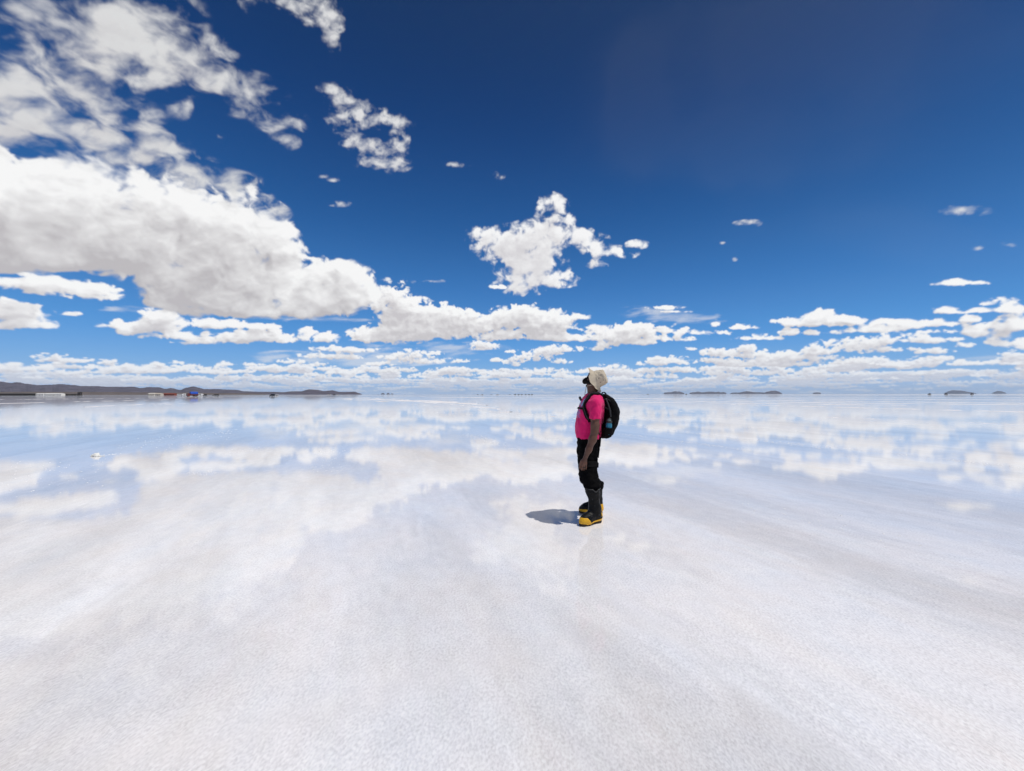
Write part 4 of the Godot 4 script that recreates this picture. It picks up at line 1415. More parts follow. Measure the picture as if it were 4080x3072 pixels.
func build_hat(man: Node3D) -> void:
	var axis := Vector3(0.9089, 0.348, 0.2268)
	var centre := Vector3(0.1038, 1.6060, -0.1000)
	var along := Vector3(-0.3376, 0.937, -0.0842)  # towards the front of the brim
	var side := EAR
	var crease := noise_of(FastNoiseLite.TYPE_SIMPLEX_SMOOTH, 15, 3, 0.5)
	var cotton := cloth(Color(0.70, 0.615, 0.475), 0.92, 45.0, 0.05, 0.2)
	# crown from its top centre down to the brim seam
	var profile := [Vector2(0.0, 0.105), Vector2(0.03, 0.1045), Vector2(0.056, 0.101), Vector2(0.073, 0.096), Vector2(0.081, 0.085), Vector2(0.0865, 0.06), Vector2(0.091, 0.036), Vector2(0.095, 0.012), Vector2(0.0965, -0.004)]
	var path := []
	for i in profile.size() - 1:
		for s in 4:
			path.append(profile[i].lerp(profile[i + 1], s / 4.0))
	path.append(profile[-1])
	var hat := Node3D.new()
	hat.name = "hat"
	man.add_child(hat)
	var point := func(t: float, r: float, h: float, wrinkle: float) -> Vector3:
		var o: Vector3 = along * cos(t) + side * sin(t)
		var n := crease.get_noise_3d(cos(t) * 2.2 + 5.0, sin(t) * 2.2, h * 26.0) * wrinkle
		return centre + o * (r + n) + axis * (h + n * 0.6)
	part("crown", shell(path, point, 0.011, 72, 0.0022, [], false), cotton, hat)
	# brim: flared, bent towards the face at the sides, waved along the edge
	var brim := []
	for i in 13:
		brim.append(Vector2(0.0955 + 0.0625 * i / 12.0, i / 12.0))
	var brim_point := func(t: float, r: float, f: float, wrinkle: float) -> Vector3:
		var o: Vector3 = along * cos(t) + side * sin(t)
		var sn := absf(sin(t))
		var drop := lerpf(0.026 + 0.01 * cos(t), 0.074, sn * sn) * (f + 0.35 * f * (1.0 - f))
		var wave := (0.006 * sin(t * 5.0 + 0.6) + 0.014 * crease.get_noise_3d(cos(t) * 1.6, sin(t) * 1.6, 9.0)) * f
		var rr := 0.0955 + (r - 0.0955) * lerpf(1.0, 0.80, sn * sn)
		return centre + o * rr - axis * (drop + 0.003 + wave)
	part("brim", shell(brim, brim_point, 0.0, 96, 0.0026, [], true), cotton, hat)
	# band above the seam and rows of stitching round the brim
	var band := []
	for i in 5:
		band.append(Vector2(0.0985 - 0.0012 * i, -0.006 + 0.0065 * i))
	part("hat_band", shell(band, point, 0.006, 72, 0.002, [], true), cloth(Color(0.72, 0.635, 0.49), 0.9, 45.0, 0.05, 0.2), hat)
	for f in [0.22, 0.38, 0.54, 0.70, 0.86]:
		var row := []
		for i in 97:
			var t := TAU * i / 96.0
			row.append(brim_point.call(t, 0.0955 + 0.0625 * f, f, 0.0) + axis * 0.0016)
		part("stitching", tube(row, [0.0009], 5, false), cloth(Color(0.60, 0.525, 0.40), 0.9, 45.0, 0.02), hat)
	# vent eyelets
	var metal := plain(Color(0.07, 0.055, 0.04), 0.45, 0.5, 0.7)
	for e in [[1.25, 0.058, 0.0875], [1.62, 0.020, 0.0945], [2.0, 0.058, 0.0875], [2.15, 0.022, 0.0945], [-1.4, 0.058, 0.0875], [-1.8, 0.022, 0.0945]]:
		var o: Vector3 = along * cos(e[0]) + side * sin(e[0])
		var p: Vector3 = point.call(e[0], e[2], e[1], 0.011)
		part("eyelet", disc(p - o * 0.003, o, 0.0048, 0.006, 14), metal, hat)
	# chin cord from the brim sides under the jaw, ends hanging
	var cord := plain(Color(0.62, 0.56, 0.45), 0.85)
	var run := smooth_path([Vector3(0.0356, 1.5375, 0.0200), Vector3(0.0099, 1.5310, -0.0200), Vector3(-0.0251, 1.5243, -0.0600), Vector3(-0.0280, 1.5276, -0.1000), Vector3(-0.0107, 1.5259, -0.1400), Vector3(0.0403, 1.5344, -0.1800), Vector3(0.0829, 1.5430, -0.2200)], 6)
	part("chin_cord", tube(run, [0.0021], 7), cord, hat)
	part("chin_cord", tube(smooth_path([Vector3(-0.0282, 1.5273, -0.0850), Vector3(-0.0373, 1.4918, -0.0700), Vector3(-0.0489, 1.4478, -0.0550), Vector3(-0.0595, 1.4166, -0.0450)], 5), [0.0021], 7), cord, hat)
	part("chin_cord", tube(smooth_path([Vector3(-0.0273, 1.5274, -0.0900), Vector3(-0.0330, 1.4920, -0.0800), Vector3(-0.0433, 1.4479, -0.0650), Vector3(-0.0506, 1.4266, -0.0600)], 5), [0.0021], 7), cord, hat)
	var toggle := Solid.new()
	toggle.cap(Vector3(-0.0256, 1.5350, -0.0920), Vector3(-0.0273, 1.5173, -0.0900), 0.006)
	part("cord_lock", mesh_of(net(toggle, Vector3(-0.0260, 1.5262, -0.0900) - Vector3.ONE * 0.03, Vector3(-0.0260, 1.5262, -0.0900) + Vector3.ONE * 0.03, 0.002)), plain(Color(0.03, 0.025, 0.02), 0.4), hat)


func shell(path: Array, point: Callable, wrinkle: float, turns: int, thick: float, _unused: Array, open_both: bool) -> ArrayMesh:
	# a surface of turning with thickness: outer face, inner face and the edges between
	var st := SurfaceTool.new()
	st.begin(Mesh.PRIMITIVE_TRIANGLES)
	var n := path.size()
	var pts := []
	for i in n:
		var row := []
		for s in turns:
			row.append(point.call(TAU * s / turns, path[i].x, path[i].y, wrinkle))
		pts.append(row)
	var nor := []
	for i in n:
		var row := []
		for s in turns:
			var a: Vector3 = pts[mini(i + 1, n - 1)][s] - pts[maxi(i - 1, 0)][s]
			var b: Vector3 = pts[maxi(i, 1)][(s + 1) % turns] - pts[maxi(i, 1)][(s + turns - 1) % turns]
			row.append(a.cross(b).normalized())
		nor.append(row)
	for layer in 2:
		for i in n:
			for s in turns:
				var d: Vector3 = nor[i][s]
				st.set_normal(d if layer == 0 else -d)
				st.add_vertex(pts[i][s] + d * (thick * (0.5 if layer == 0 else -0.5)))
	var half := n * turns
	for i in n - 1:
		for s in turns:
			var a := i * turns + s
			var b := i * turns + (s + 1) % turns
			for v in [a, b, a + turns, b, b + turns, a + turns]:
				st.add_index(v)
			for v in [a, a + turns, b, b, a + turns, b + turns]:
				st.add_index(half + v)
	for e in ([0, n - 1] if open_both else [n - 1]):
		for s in turns:
			var a: int = e * turns + s
			var b: int = e * turns + (s + 1) % turns
			for v in ([a, half + a, b, b, half + a, half + b] if e == 0 else [a, b, half + a, b, half + b, half + a]):
				st.add_index(v)
	return st.commit()

# ---------------------------------------------------------------- what he carries

func build_backpack() -> void:
	var base := MAN + Vector3(0.1802, 0.9225, -0.10)
	var pack := thing("backpack", "black hiking backpack worn on the back of the person in pink", "backpack", base)
	var off: Vector3 = MAN - base
	var nylon := cloth(Color(0.0045, 0.0045, 0.0052), 0.72, 50.0, 0.04, 0.04)
	var shiny := cloth(Color(0.010, 0.010, 0.012), 0.55, 60.0, 0.03, 0.06)
	var grey := cloth(Color(0.06, 0.062, 0.066), 0.75, 60.0, 0.03, 0.06)
	var folds := noise_of(FastNoiseLite.TYPE_SIMPLEX_SMOOTH, 19, 3, 0.5)
	var shape := [
		[1.4341, 0.1801, -0.1000, 0.0164, 0.0700],
		[1.4139, 0.1945, -0.1000, 0.0347, 0.1050],
		[1.3849, 0.2152, -0.1000, 0.0518, 0.1300],
		[1.3407, 0.2377, -0.1000, 0.0669, 0.1450],
		[1.2902, 0.2501, -0.1000, 0.0745, 0.1520],
		[1.2272, 0.2548, -0.1000, 0.0795, 0.1550],
		[1.1642, 0.2507, -0.1000, 0.0807, 0.1550],
		[1.1012, 0.2365, -0.1000, 0.0769, 0.1520],
		[1.0382, 0.2224, -0.1000, 0.0757, 0.1480],
		[0.9816, 0.2057, -0.1000, 0.0719, 0.1400],
		[0.9439, 0.1872, -0.1000, 0.0599, 0.1300],
		[0.9200, 0.1751, -0.1000, 0.0391, 0.1100],
	]
	var s := Solid.new()
	s.k = 0.02
	s.loft(Loft.new(shape, 2.9, 0.02))
	s.noise = folds
	s.noise_amp = 0.009
	s.noise_scale = Vector3(10, 7, 10)
	part("main_compartment", mesh_of(net(s, Vector3(-0.02, 0.82, -0.30), Vector3(0.36, 1.48, 0.12), 0.0062)), nylon, pack, off)
	# outer pocket on the back, standing proud of the bag
	var outer := Solid.new()
	outer.loft(Loft.new([
		[1.3975, 0.2330, -0.1000, 0.0316, 0.0850], [1.3659, 0.2543, -0.1000, 0.0404, 0.1050], [1.3155, 0.2755, -0.1000, 0.0492, 0.1150], [1.2524, 0.2928, -0.1000, 0.0543, 0.1200],
		[1.2146, 0.2970, -0.1000, 0.0587, 0.1220], [1.1516, 0.2923, -0.1000, 0.0543, 0.1200], [1.0886, 0.2819, -0.1000, 0.0441, 0.1150], [1.0257, 0.2639, -0.1000, 0.0391, 0.1050], [0.9816, 0.2423, -0.1000, 0.0303, 0.0900],
	], 2.6, 0.018))
	outer.noise = folds
	outer.noise_amp = 0.011
	outer.noise_scale = Vector3(11, 8, 11)
	var pocket := part("front_pocket", mesh_of(net(outer, Vector3(0.14, 0.86, -0.26), Vector3(0.38, 1.46, 0.08), 0.0062)), shiny, pack, off)
	var seam := smooth_path([Vector3(0.2204, 1.3921, 0.0120), Vector3(0.2410, 1.3552, 0.0180), Vector3(0.2643, 1.2938, 0.0220), Vector3(0.2757, 1.2201, 0.0240), Vector3(0.2734, 1.1463, 0.0220), Vector3(0.2597, 1.0722, 0.0160), Vector3(0.2411, 1.0094, 0.0000)], 6)
	part("zipper", tube(seam, [0.0032], 7), plain(Color(0.03, 0.03, 0.032), 0.35), pocket)
	part("zipper_pull", ribbon([Vector3(0.2751, 1.1895, 0.0260), Vector3(0.2777, 1.1713, 0.0300), Vector3(0.2788, 1.1468, 0.0300)], [Vector3(0.4, 0, 1)], 0.008, 0.003), plain(Color(0.16, 0.16, 0.17), 0.4), pocket)
	part("side_tab", ribbon([Vector3(0.3187, 1.1439, -0.0600), Vector3(0.3286, 1.1320, -0.0500), Vector3(0.3161, 1.1196, -0.0500)], [Vector3(1, 0, 0.6)], 0.012, 0.004), plain(Color(0.02, 0.02, 0.022), 0.5), pocket)
	# lid seam over the top and compression straps on the side
	var lid := smooth_path([Vector3(0.1408, 1.3679, 0.0480), Vector3(0.1709, 1.3777, 0.0450), Vector3(0.2063, 1.3654, 0.0400), Vector3(0.2317, 1.3371, 0.0360)], 6)
	part("zipper", tube(lid, [0.003], 7), plain(Color(0.03, 0.03, 0.032), 0.35), pack, off)
	for c in [[Vector3(0.1480, 1.2826, 0.0580), Vector3(0.2006, 1.2559, 0.0620), Vector3(0.2669, 1.2204, 0.0300)], [Vector3(0.1721, 1.3801, 0.0400), Vector3(0.1926, 1.3192, 0.0560), Vector3(0.2128, 1.2462, 0.0620), Vector3(0.2190, 1.1730, 0.0600)]]:
		part("compression_strap", ribbon(smooth_path(c, 5), [Vector3(0.1, 0.1, 1)], 0.017, 0.004), grey if c.size() == 4 else shiny, pack, off)
	# side pocket that holds the bottle
	var side := Solid.new()
	side.loft(Loft.new([
		[1.0563, 0.1899, 0.0620, 0.0561, 0.0520], [1.0146, 0.1857, 0.0580, 0.0561, 0.0520], [0.9649, 0.1805, 0.0480, 0.0513, 0.0480], [0.9367, 0.1711, 0.0350, 0.0343, 0.0380],
	], 2.3, 0.012))
	var room := Solid.new()
	room.cap(Vector3(0.1911, 0.9661, 0.0600), Vector3(0.1972, 1.1252, 0.0740), 0.0345)
	side.without.append(room)
	side.noise = folds
	side.noise_amp = 0.005
	side.noise_scale = Vector3(14, 8, 14)
	part("side_pocket", mesh_of(net(side, Vector3(0.08, 0.82, -0.04), Vector3(0.30, 1.06, 0.16), 0.005)), nylon, pack, off)
	# grab handle
	part("top_handle", ribbon(smooth_path([Vector3(0.1535, 1.4265, -0.1000), Vector3(0.1637, 1.4480, -0.1000), Vector3(0.1852, 1.4505, -0.1000), Vector3(0.2041, 1.4291, -0.1000), Vector3(0.2090, 1.4013, -0.1000)], 6), [Vector3(-0.3, 1, 0), Vector3(0, 1, 0), Vector3(0.4, 1, 0), Vector3(1, 0.4, 0)], 0.034, 0.011), nylon, pack, off)
	# padded shoulder straps over the shirt
	for z in [1.0, -1.0]:
		var run := []
		for p in [[590, 372, 0.085], [560, 350, 0.105], [520, 352, 0.112], [483, 368, 0.117], [452, 395, 0.125], [430, 430, 0.135], [419, 470, 0.145], [423, 510, 0.155], [437, 550, 0.165], [460, 590, 0.178], [492, 635, 0.184], [530, 685, 0.172], [566, 722, 0.14]]:
			run.append(on_torso(p[0], p[1], p[2] * z, 0.010))
		var path := smooth_path(run, 4)
		var out := []
		for q in path:
			out.append(torso_normal(q))
		part("shoulder_strap", ribbon(path.slice(0, 37), out.slice(0, 37), 0.052, 0.016), nylon, pack, off)
		part("strap_webbing", ribbon(path.slice(34), out.slice(34), 0.022, 0.004), shiny, pack, off)
		var bound := []
		for i in range(3, 36):
			bound.append(path[i] + out[i] * 0.0085)
		part("strap_piping", ribbon(bound, out.slice(3, 36), 0.010, 0.003), grey, pack, off)
	# chest strap with its buckle
	var chest := []
	for t in 9:
		var z := lerpf(0.145, -0.145, t / 8.0)
		chest.append(on_torso(419 if absf(z) > 0.12 else 350, 482, z, 0.012))
	var nrm := []
	for q in chest:
		nrm.append(torso_normal(q))
	part("chest_strap", ribbon(smooth_path(chest, 3), [Vector3(-1, 0.1, 0)], 0.020, 0.004), nylon, pack, off)
	var clip := Solid.new()
	var cc := on_torso(380, 400, -0.085, 0.018)
	clip.cap(cc + Vector3(-0.006, 0.012, 0), cc + Vector3(0.006, -0.014, 0.0), 0.015)
	part("strap_clip", mesh_of(net(clip, cc - Vector3.ONE * 0.05, cc + Vector3.ONE * 0.05, 0.004)), plain(Color(0.012, 0.012, 0.015), 0.4), pack, off)
	var tie := [on_torso(436, 420, -0.132, 0.016), on_torso(400, 412, -0.115, 0.014), cc]
	part("strap_tab", ribbon(smooth_path(tie, 3), [torso_normal(cc)], 0.016, 0.006), nylon, pack, off)
	# hip belt ends hanging down behind
	part("hip_belt", ribbon(smooth_path([Vector3(0.1085, 0.9484, 0.0300), Vector3(0.1023, 0.9025, 0.0350), Vector3(0.0959, 0.8390, 0.0350)], 4), [Vector3(0.5, 0, 1)], 0.022, 0.012), nylon, pack, off)
	part("hip_belt", ribbon(smooth_path([Vector3(0.0934, 0.8775, 0.0300), Vector3(0.0932, 0.8164, 0.0300), Vector3(0.0868, 0.7553, 0.0300), Vector3(0.0817, 0.7113, 0.0300)], 4), [Vector3(0.4, 0, 1)], 0.017, 0.004), nylon, pack, off)

	build_bottle()


func on_torso(cx: float, cy: float, z: float, lift: float) -> Vector3:
	# a point on the shirt at that height and side; cx, cy are the tailor's marks of the side view, in 1.237 mm units
	var p := Vector3((cx - 470.0) * 0.001237, 1.8719 - cy * (1.8719 - 0.6111) / 1000.0, z - 0.10)
	var i := 0
	while i < TORSO.size() - 2 and TORSO[i + 1][0] > p.y:
		i += 1
	var a: Array = TORSO[i]
	var b: Array = TORSO[i + 1]
	var t := clampf((p.y - a[0]) / (b[0] - a[0]), 0.0, 1.0)
	var c := lerpf(a[1], b[1], t)
	var ax := lerpf(a[3], b[3], t)
	var az := lerpf(a[4], b[4], t)
	var u := (p.x - c) / ax
	var w := z / az
	var r := pow(pow(absf(u), 2.3) + pow(absf(w), 2.3), 1.0 / 2.3)
	var q := Vector3(c + u / r * ax, p.y, -0.10 + w / r * az) if r > 0.05 else p
	if cy < 380.0:
		q = p if r < 1.0 else q
	for step in 6:
		q -= torso_normal(q) * (shirt_form.dist(q) - lift) * 0.9
	return q


func torso_normal(p: Vector3) -> Vector3:
	var e := 0.006
	return Vector3(shirt_form.dist(p + Vector3(e, 0, 0)) - shirt_form.dist(p - Vector3(e, 0, 0)), shirt_form.dist(p + Vector3(0, e, 0)) - shirt_form.dist(p - Vector3(0, e, 0)), shirt_form.dist(p + Vector3(0, 0, e)) - shirt_form.dist(p - Vector3(0, 0, e))).normalized()


func build_bottle() -> void:
	var foot := MAN + Vector3(0.1921, 0.9754, 0.0560)
	var bottle := thing("water_bottle", "teal drinking bottle with black lid in the side pocket of the backpack", "bottle", foot)
	var up: Vector3 = (Vector3(0.1972, 1.1252, 0.0740) - Vector3(0.1921, 0.9754, 0.0560)).normalized()
	var long: float = (Vector3(0.1972, 1.1252, 0.0740) - Vector3(0.1921, 0.9754, 0.0560)).length()
	var teal := plain(Color(0.004, 0.22, 0.36), 0.35, 0.5)
	var h := long * 0.90
	part("bottle_body", tube([Vector3.ZERO, up * 0.004, up * 0.01, up * (h - 0.03), up * (h - 0.015), up * (h - 0.004), up * h], [0.030, 0.0325, 0.034, 0.034, 0.0325, 0.028, 0.024], 32), teal, bottle)
	part("lid", tube([up * h, up * (h + 0.003), up * (h + 0.018), up * (h + 0.022)], [0.030, 0.034, 0.034, 0.031], 28), plain(Color(0.02, 0.02, 0.023), 0.4), bottle)
	var top := up * (h + 0.022)
	var loop := []
	var u := Vector3(1, 0, 0)
	for i in 17:
		var t := PI * i / 16.0
		loop.append(top + u * cos(t) * 0.028 + up * sin(t) * 0.026)
	part("carry_loop", tube(loop, [0.005], 9), plain(Color(0.02, 0.02, 0.023), 0.4), bottle)
	part("spout_cover", tube([top, top + up * 0.012, top + up * 0.017], [0.021, 0.02, 0.014], 24), plain(Color(0.20, 0.26, 0.24), 0.3), bottle)

# ---------------------------------------------------------------- far off: hills, buildings and vehicles on the rim of the flat

func hill_range(called: String, label: String, outline: Array, dist: float, deep: float, mat: Material, hill_seed: int, roughness := 1.0) -> void:
	# outline: [tangent of the bearing, tangent of the height] pairs of the ridge line seen from the flat
	var st := SurfaceTool.new()
	st.begin(Mesh.PRIMITIVE_TRIANGLES)
	var n := noise_of(FastNoiseLite.TYPE_SIMPLEX_SMOOTH, hill_seed, 5, 0.5)
	var cols := 0
	var rows := 15
	for i in outline.size() - 1:
		var a: Array = outline[i]
		var b: Array = outline[i + 1]
		var steps := maxi(3, int((b[0] - a[0]) * 420.0))
		for s in (steps + 1 if i == outline.size() - 2 else steps):
			var f := float(s) / steps
			var g := f * f * (3.0 - 2.0 * f)
			var tx := lerpf(a[0], b[0], f)
			var th := maxf(lerpf(a[1], b[1], g), 0.0)
			for r in rows:
				var v := 2.0 * r / (rows - 1) - 1.0
				var z := dist + deep * v
				var fall := pow(maxf(1.0 - absf(v), 0.0), 1.1)
				var gully := n.get_noise_3d(tx * 38.0, v * 2.2, 0.0)
				var h := th * dist * fall * (1.0 + roughness * 0.55 * gully * (1.0 - fall)) + th * dist * 0.05 * roughness * n.get_noise_2d(tx * 240.0, 7.0) * fall
				st.set_uv(Vector2(tx, v))
				st.add_vertex(Vector3(tx * z, maxf(h, 0.0) - (3.0 if r == 0 or r == rows - 1 else 0.0), -z))
			cols += 1
	for c in cols - 1:
		for r in rows - 1:
			var p := c * rows + r
			for q in [p, p + 1, p + rows, p + 1, p + rows + 1, p + rows]:
				st.add_index(q)
	st.generate_normals()
	var mi := MeshInstance3D.new()
	mi.name = numbered(called, self)
	mi.mesh = st.commit()
	mi.material_override = mat
	mi.set_meta("kind", "structure")
	mi.set_meta("label", label)
	add_child(mi, true)


func earth(c: Color, scale: float) -> StandardMaterial3D:
	var m := plain(c, 0.95, 0.2)
	m.albedo_texture = patches()
	m.uv1_triplanar = true
	m.uv1_world_triplanar = true
	m.uv1_scale = Vector3.ONE / scale
	return m


var _patches: Texture2D


func patches() -> Texture2D:
	if _patches == null:
		var n := noise_of(FastNoiseLite.TYPE_SIMPLEX_SMOOTH, 58, 6, 0.6)
		n.frequency = 0.01
		var src := n.get_seamless_image(256, 256)
		var im := Image.create_empty(256, 256, false, Image.FORMAT_RGB8)
		for y in 256:
			for x in 256:
				var v := src.get_pixel(x, y).r
				im.set_pixel(x, y, Color(0.62 + 0.38 * v, 0.60 + 0.36 * v, 0.60 + 0.32 * v))
		_patches = ImageTexture.create_from_image(im)
	return _patches


func prism(profile: Array, width: float, top_in := 0.0, low := 0.0, high := 1.0) -> ArrayMesh:
	# a side outline (x along, y up) drawn out across the width; above low it leans in by top_in at high
	var st := SurfaceTool.new()
	st.begin(Mesh.PRIMITIVE_TRIANGLES)
	st.set_smooth_group(-1)
	var pts := PackedVector2Array(profile)
	if Geometry2D.is_polygon_clockwise(pts):
		pts.reverse()
	var edge := func(p: Vector2, s: float) -> Vector3:
		return Vector3(p.x, p.y, s * (width * 0.5 - top_in * clampf((p.y - low) / maxf(high - low, 0.01), 0.0, 1.0)))
	var tris := Geometry2D.triangulate_polygon(pts)
	for i in range(0, tris.size(), 3):
		for k in [0, 2, 1]:
			st.add_vertex(edge.call(pts[tris[i + k]], 1.0))
		for k in [0, 1, 2]:
			st.add_vertex(edge.call(pts[tris[i + k]], -1.0))
	var n := pts.size()
	for i in n:
		var p := pts[i]
		var q := pts[(i + 1) % n]
		var a: Vector3 = edge.call(p, 1.0)
		var b: Vector3 = edge.call(q, 1.0)
		var c: Vector3 = edge.call(q, -1.0)
		var d: Vector3 = edge.call(p, -1.0)
		for v in [a, b, c, a, c, d]:
			st.add_vertex(v)
	st.generate_normals()
	return st.commit()


func wheel_mesh(r: float, w: float) -> ArrayMesh:
	return tube([Vector3(0, 0, -w * 0.5), Vector3(0, 0, -w * 0.42), Vector3(0, 0, w * 0.42), Vector3(0, 0, w * 0.5)], [r * 0.9, r, r, r * 0.9], 20)


func add_wheels(o: Node3D, places: Array, track: float, r: float) -> void:
	var tyre := plain(Color(0.02, 0.02, 0.021), 0.85)
	var steel := plain(Color(0.35, 0.35, 0.36), 0.4, 0.5, 0.8)
	var wm := wheel_mesh(r, 0.24)
	var rm := wheel_mesh(r * 0.6, 0.25)
	for x in places:
		for z in [-1, 1]:
			var w := part("wheel", wm, tyre, o, Vector3(x, r, z * track * 0.5))
			part("rim", rm, steel, w)


var _glass: StandardMaterial3D


func dark_glass() -> StandardMaterial3D:
	if _glass == null:
		_glass = plain(Color(0.012, 0.014, 0.016), 0.08, 0.5)
	return _glass


func make_suv(label: String, at: Vector3, turn: float, paint: Color, group: String, rack := true) -> Node3D:
	var o := thing("off_road_car", label, "car", at, turn, group)
	var m := plain(paint, 0.3, 0.5)
	m.clearcoat_enabled = true
	m.clearcoat = 0.6
	m.clearcoat_roughness = 0.1
	part("body", prism([Vector2(-2.3, 0.5), Vector2(-2.32, 0.95), Vector2(-2.2, 1.08), Vector2(-1.0, 1.14), Vector2(2.25, 1.14), Vector2(2.34, 0.95), Vector2(2.32, 0.5), Vector2(1.9, 0.4), Vector2(-1.9, 0.4)], 1.84, 0.05, 0.5, 1.14), m, o)
	var cabin := part("cabin", prism([Vector2(-1.0, 1.12), Vector2(-0.35, 1.74), Vector2(-0.15, 1.80), Vector2(2.0, 1.80), Vector2(2.12, 1.72), Vector2(2.25, 1.12)], 1.74, 0.14, 1.12, 1.8), m, o)
	for z in [-1, 1]:
		for w in [[-0.62, 0.40], [0.52, 1.30], [1.40, 1.98]]:
			var pane := prism([Vector2(w[0], 1.2), Vector2(w[0] + (0.40 if w[0] < 0 else 0.0), 1.66), Vector2(w[1], 1.66), Vector2(w[1], 1.2)], 0.03)
			var p := part("window", pane, dark_glass(), cabin, Vector3(0, 0, z * 0.815))
			p.rotation.x = -z * 0.19
			p.position.y = -0.02 + 0.0
			p.position = Vector3(0, 1.43, z * 0.80) - Basis(Vector3.RIGHT, p.rotation.x) * Vector3(0, 1.43, 0) + Vector3(0, 0, z * 0.015)
	var screen := part("windscreen", prism([Vector2(-1.02, 1.18), Vector2(-0.45, 1.70), Vector2(-0.42, 1.67), Vector2(-0.98, 1.15)], 1.42), dark_glass(), cabin)
	var rear := part("rear_window", prism([Vector2(2.24, 1.24), Vector2(2.13, 1.66), Vector2(2.16, 1.66), Vector2(2.27, 1.24)], 1.3), dark_glass(), cabin)
	part("bumper", prism([Vector2(-2.42, 0.48), Vector2(-2.42, 0.68), Vector2(-2.28, 0.70), Vector2(-2.28, 0.46)], 1.8), plain(Color(0.03, 0.03, 0.03), 0.6), o)
	part("bumper", prism([Vector2(2.42, 0.48), Vector2(2.42, 0.68), Vector2(2.28, 0.70), Vector2(2.28, 0.46)], 1.8), plain(Color(0.03, 0.03, 0.03), 0.6), o)
	for z in [-1, 1]:
		part("headlight", prism([Vector2(-2.345, 0.78), Vector2(-2.345, 0.94), Vector2(-2.25, 0.96), Vector2(-2.25, 0.78)], 0.32), plain(Color(0.6, 0.6, 0.58), 0.15), o, Vector3(0, 0, z * 0.68))
		part("tail_light", prism([Vector2(2.355, 0.78), Vector2(2.355, 1.0), Vector2(2.25, 1.0), Vector2(2.25, 0.78)], 0.16), plain(Color(0.35, 0.01, 0.01), 0.2), o, Vector3(0, 0, z * 0.78))
	if rack:
		part("roof_rack", prism([Vector2(-0.1, 1.79), Vector2(-0.05, 2.0), Vector2(1.85, 2.02), Vector2(1.9, 1.79)], 1.25), plain(Color(0.05, 0.048, 0.045), 0.8), o)
	add_wheels(o, [-1.42, 1.42], 1.62, 0.39)
	return o


func make_bus(label: String, at: Vector3, turn: float, paint: Color, long: float, group: String) -> Node3D:
	var o := thing("minibus", label, "bus", at, turn, group)
	var m := plain(paint, 0.4)
	var h := long * 0.5
	part("body", prism([Vector2(-h, 0.45), Vector2(-h - 0.05, 1.2), Vector2(-h + 0.35, 2.45), Vector2(-h + 0.6, 2.6), Vector2(h - 0.1, 2.6), Vector2(h, 2.45), Vector2(h, 0.45)], 2.05, 0.1, 1.2, 2.6), m, o)
	for z in [-1, 1]:
		var x := -h + 0.9
		while x + 0.9 < h:
			part("window", prism([Vector2(x, 1.45), Vector2(x, 2.15), Vector2(x + 0.85, 2.15), Vector2(x + 0.85, 1.45)], 0.05), dark_glass(), o, Vector3(0, 0, z * 0.985))
			x += 1.0
	part("windscreen", prism([Vector2(-h - 0.01, 1.35), Vector2(-h + 0.27, 2.3), Vector2(-h + 0.32, 2.3), Vector2(-h + 0.05, 1.35)], 1.75), dark_glass(), o)
	add_wheels(o, [-h + 1.0, h - 1.3], 1.8, 0.36)
	return o


func make_truck(at: Vector3, turn: float) -> void:
	var o := thing("truck", "truck with blue tarpaulin cover and dark red cab parked on the far left flat", "truck", at, turn)
	var red := plain(Color(0.18, 0.03, 0.022), 0.45)
	part("chassis", prism([Vector2(-3.2, 0.6), Vector2(-3.2, 0.9), Vector2(3.4, 0.9), Vector2(3.4, 0.6)], 1.4), plain(Color(0.03, 0.025, 0.022), 0.7), o)
	var cab := part("cab", prism([Vector2(-3.3, 0.55), Vector2(-3.35, 1.5), Vector2(-3.15, 2.4), Vector2(-1.7, 2.45), Vector2(-1.7, 0.55)], 2.3, 0.12, 1.5, 2.45), red, o)
	part("windscreen", prism([Vector2(-3.36, 1.55), Vector2(-3.2, 2.25), Vector2(-3.16, 2.25), Vector2(-3.32, 1.55)], 1.95), dark_glass(), cab)
	for z in [-1, 1]:
		part("window", prism([Vector2(-3.0, 1.55), Vector2(-2.95, 2.15), Vector2(-2.1, 2.15), Vector2(-2.1, 1.55)], 0.04), dark_glass(), cab, Vector3(0, 0, z * 1.10))
		part("headlight", disc(Vector3(-3.32, 0.95, z * 0.85), Vector3(-1, 0, 0), 0.13, 0.05), plain(Color(0.6, 0.6, 0.58), 0.15), cab)
	part("cargo_bed", prism([Vector2(-1.5, 0.92), Vector2(-1.5, 1.9), Vector2(3.4, 1.9), Vector2(3.4, 0.92)], 2.4), plain(Color(0.12, 0.03, 0.02), 0.6), o)
	var tarp := Solid.new()
	tarp.loft(Loft.new([[1.85, 0.95, 0, 2.5, 1.25], [2.6, 0.95, 0, 2.5, 1.27], [3.2, 0.95, 0, 2.45, 1.15], [3.55, 0.95, 0, 2.3, 0.75]], 5.0, 0.08))
	tarp.noise = noise_of(FastNoiseLite.TYPE_SIMPLEX_SMOOTH, 6, 2)
	tarp.noise_amp = 0.10
	tarp.noise_scale = Vector3(1.4, 0.8, 1.4)
	part("tarpaulin", mesh_of(net(tarp, Vector3(-1.9, 1.7, -1.6), Vector3(3.8, 3.8, 1.6), 0.10)), plain(Color(0.012, 0.09, 0.52), 0.6), o)
	add_wheels(o, [-2.4, 1.5, 2.5], 2.0, 0.5)


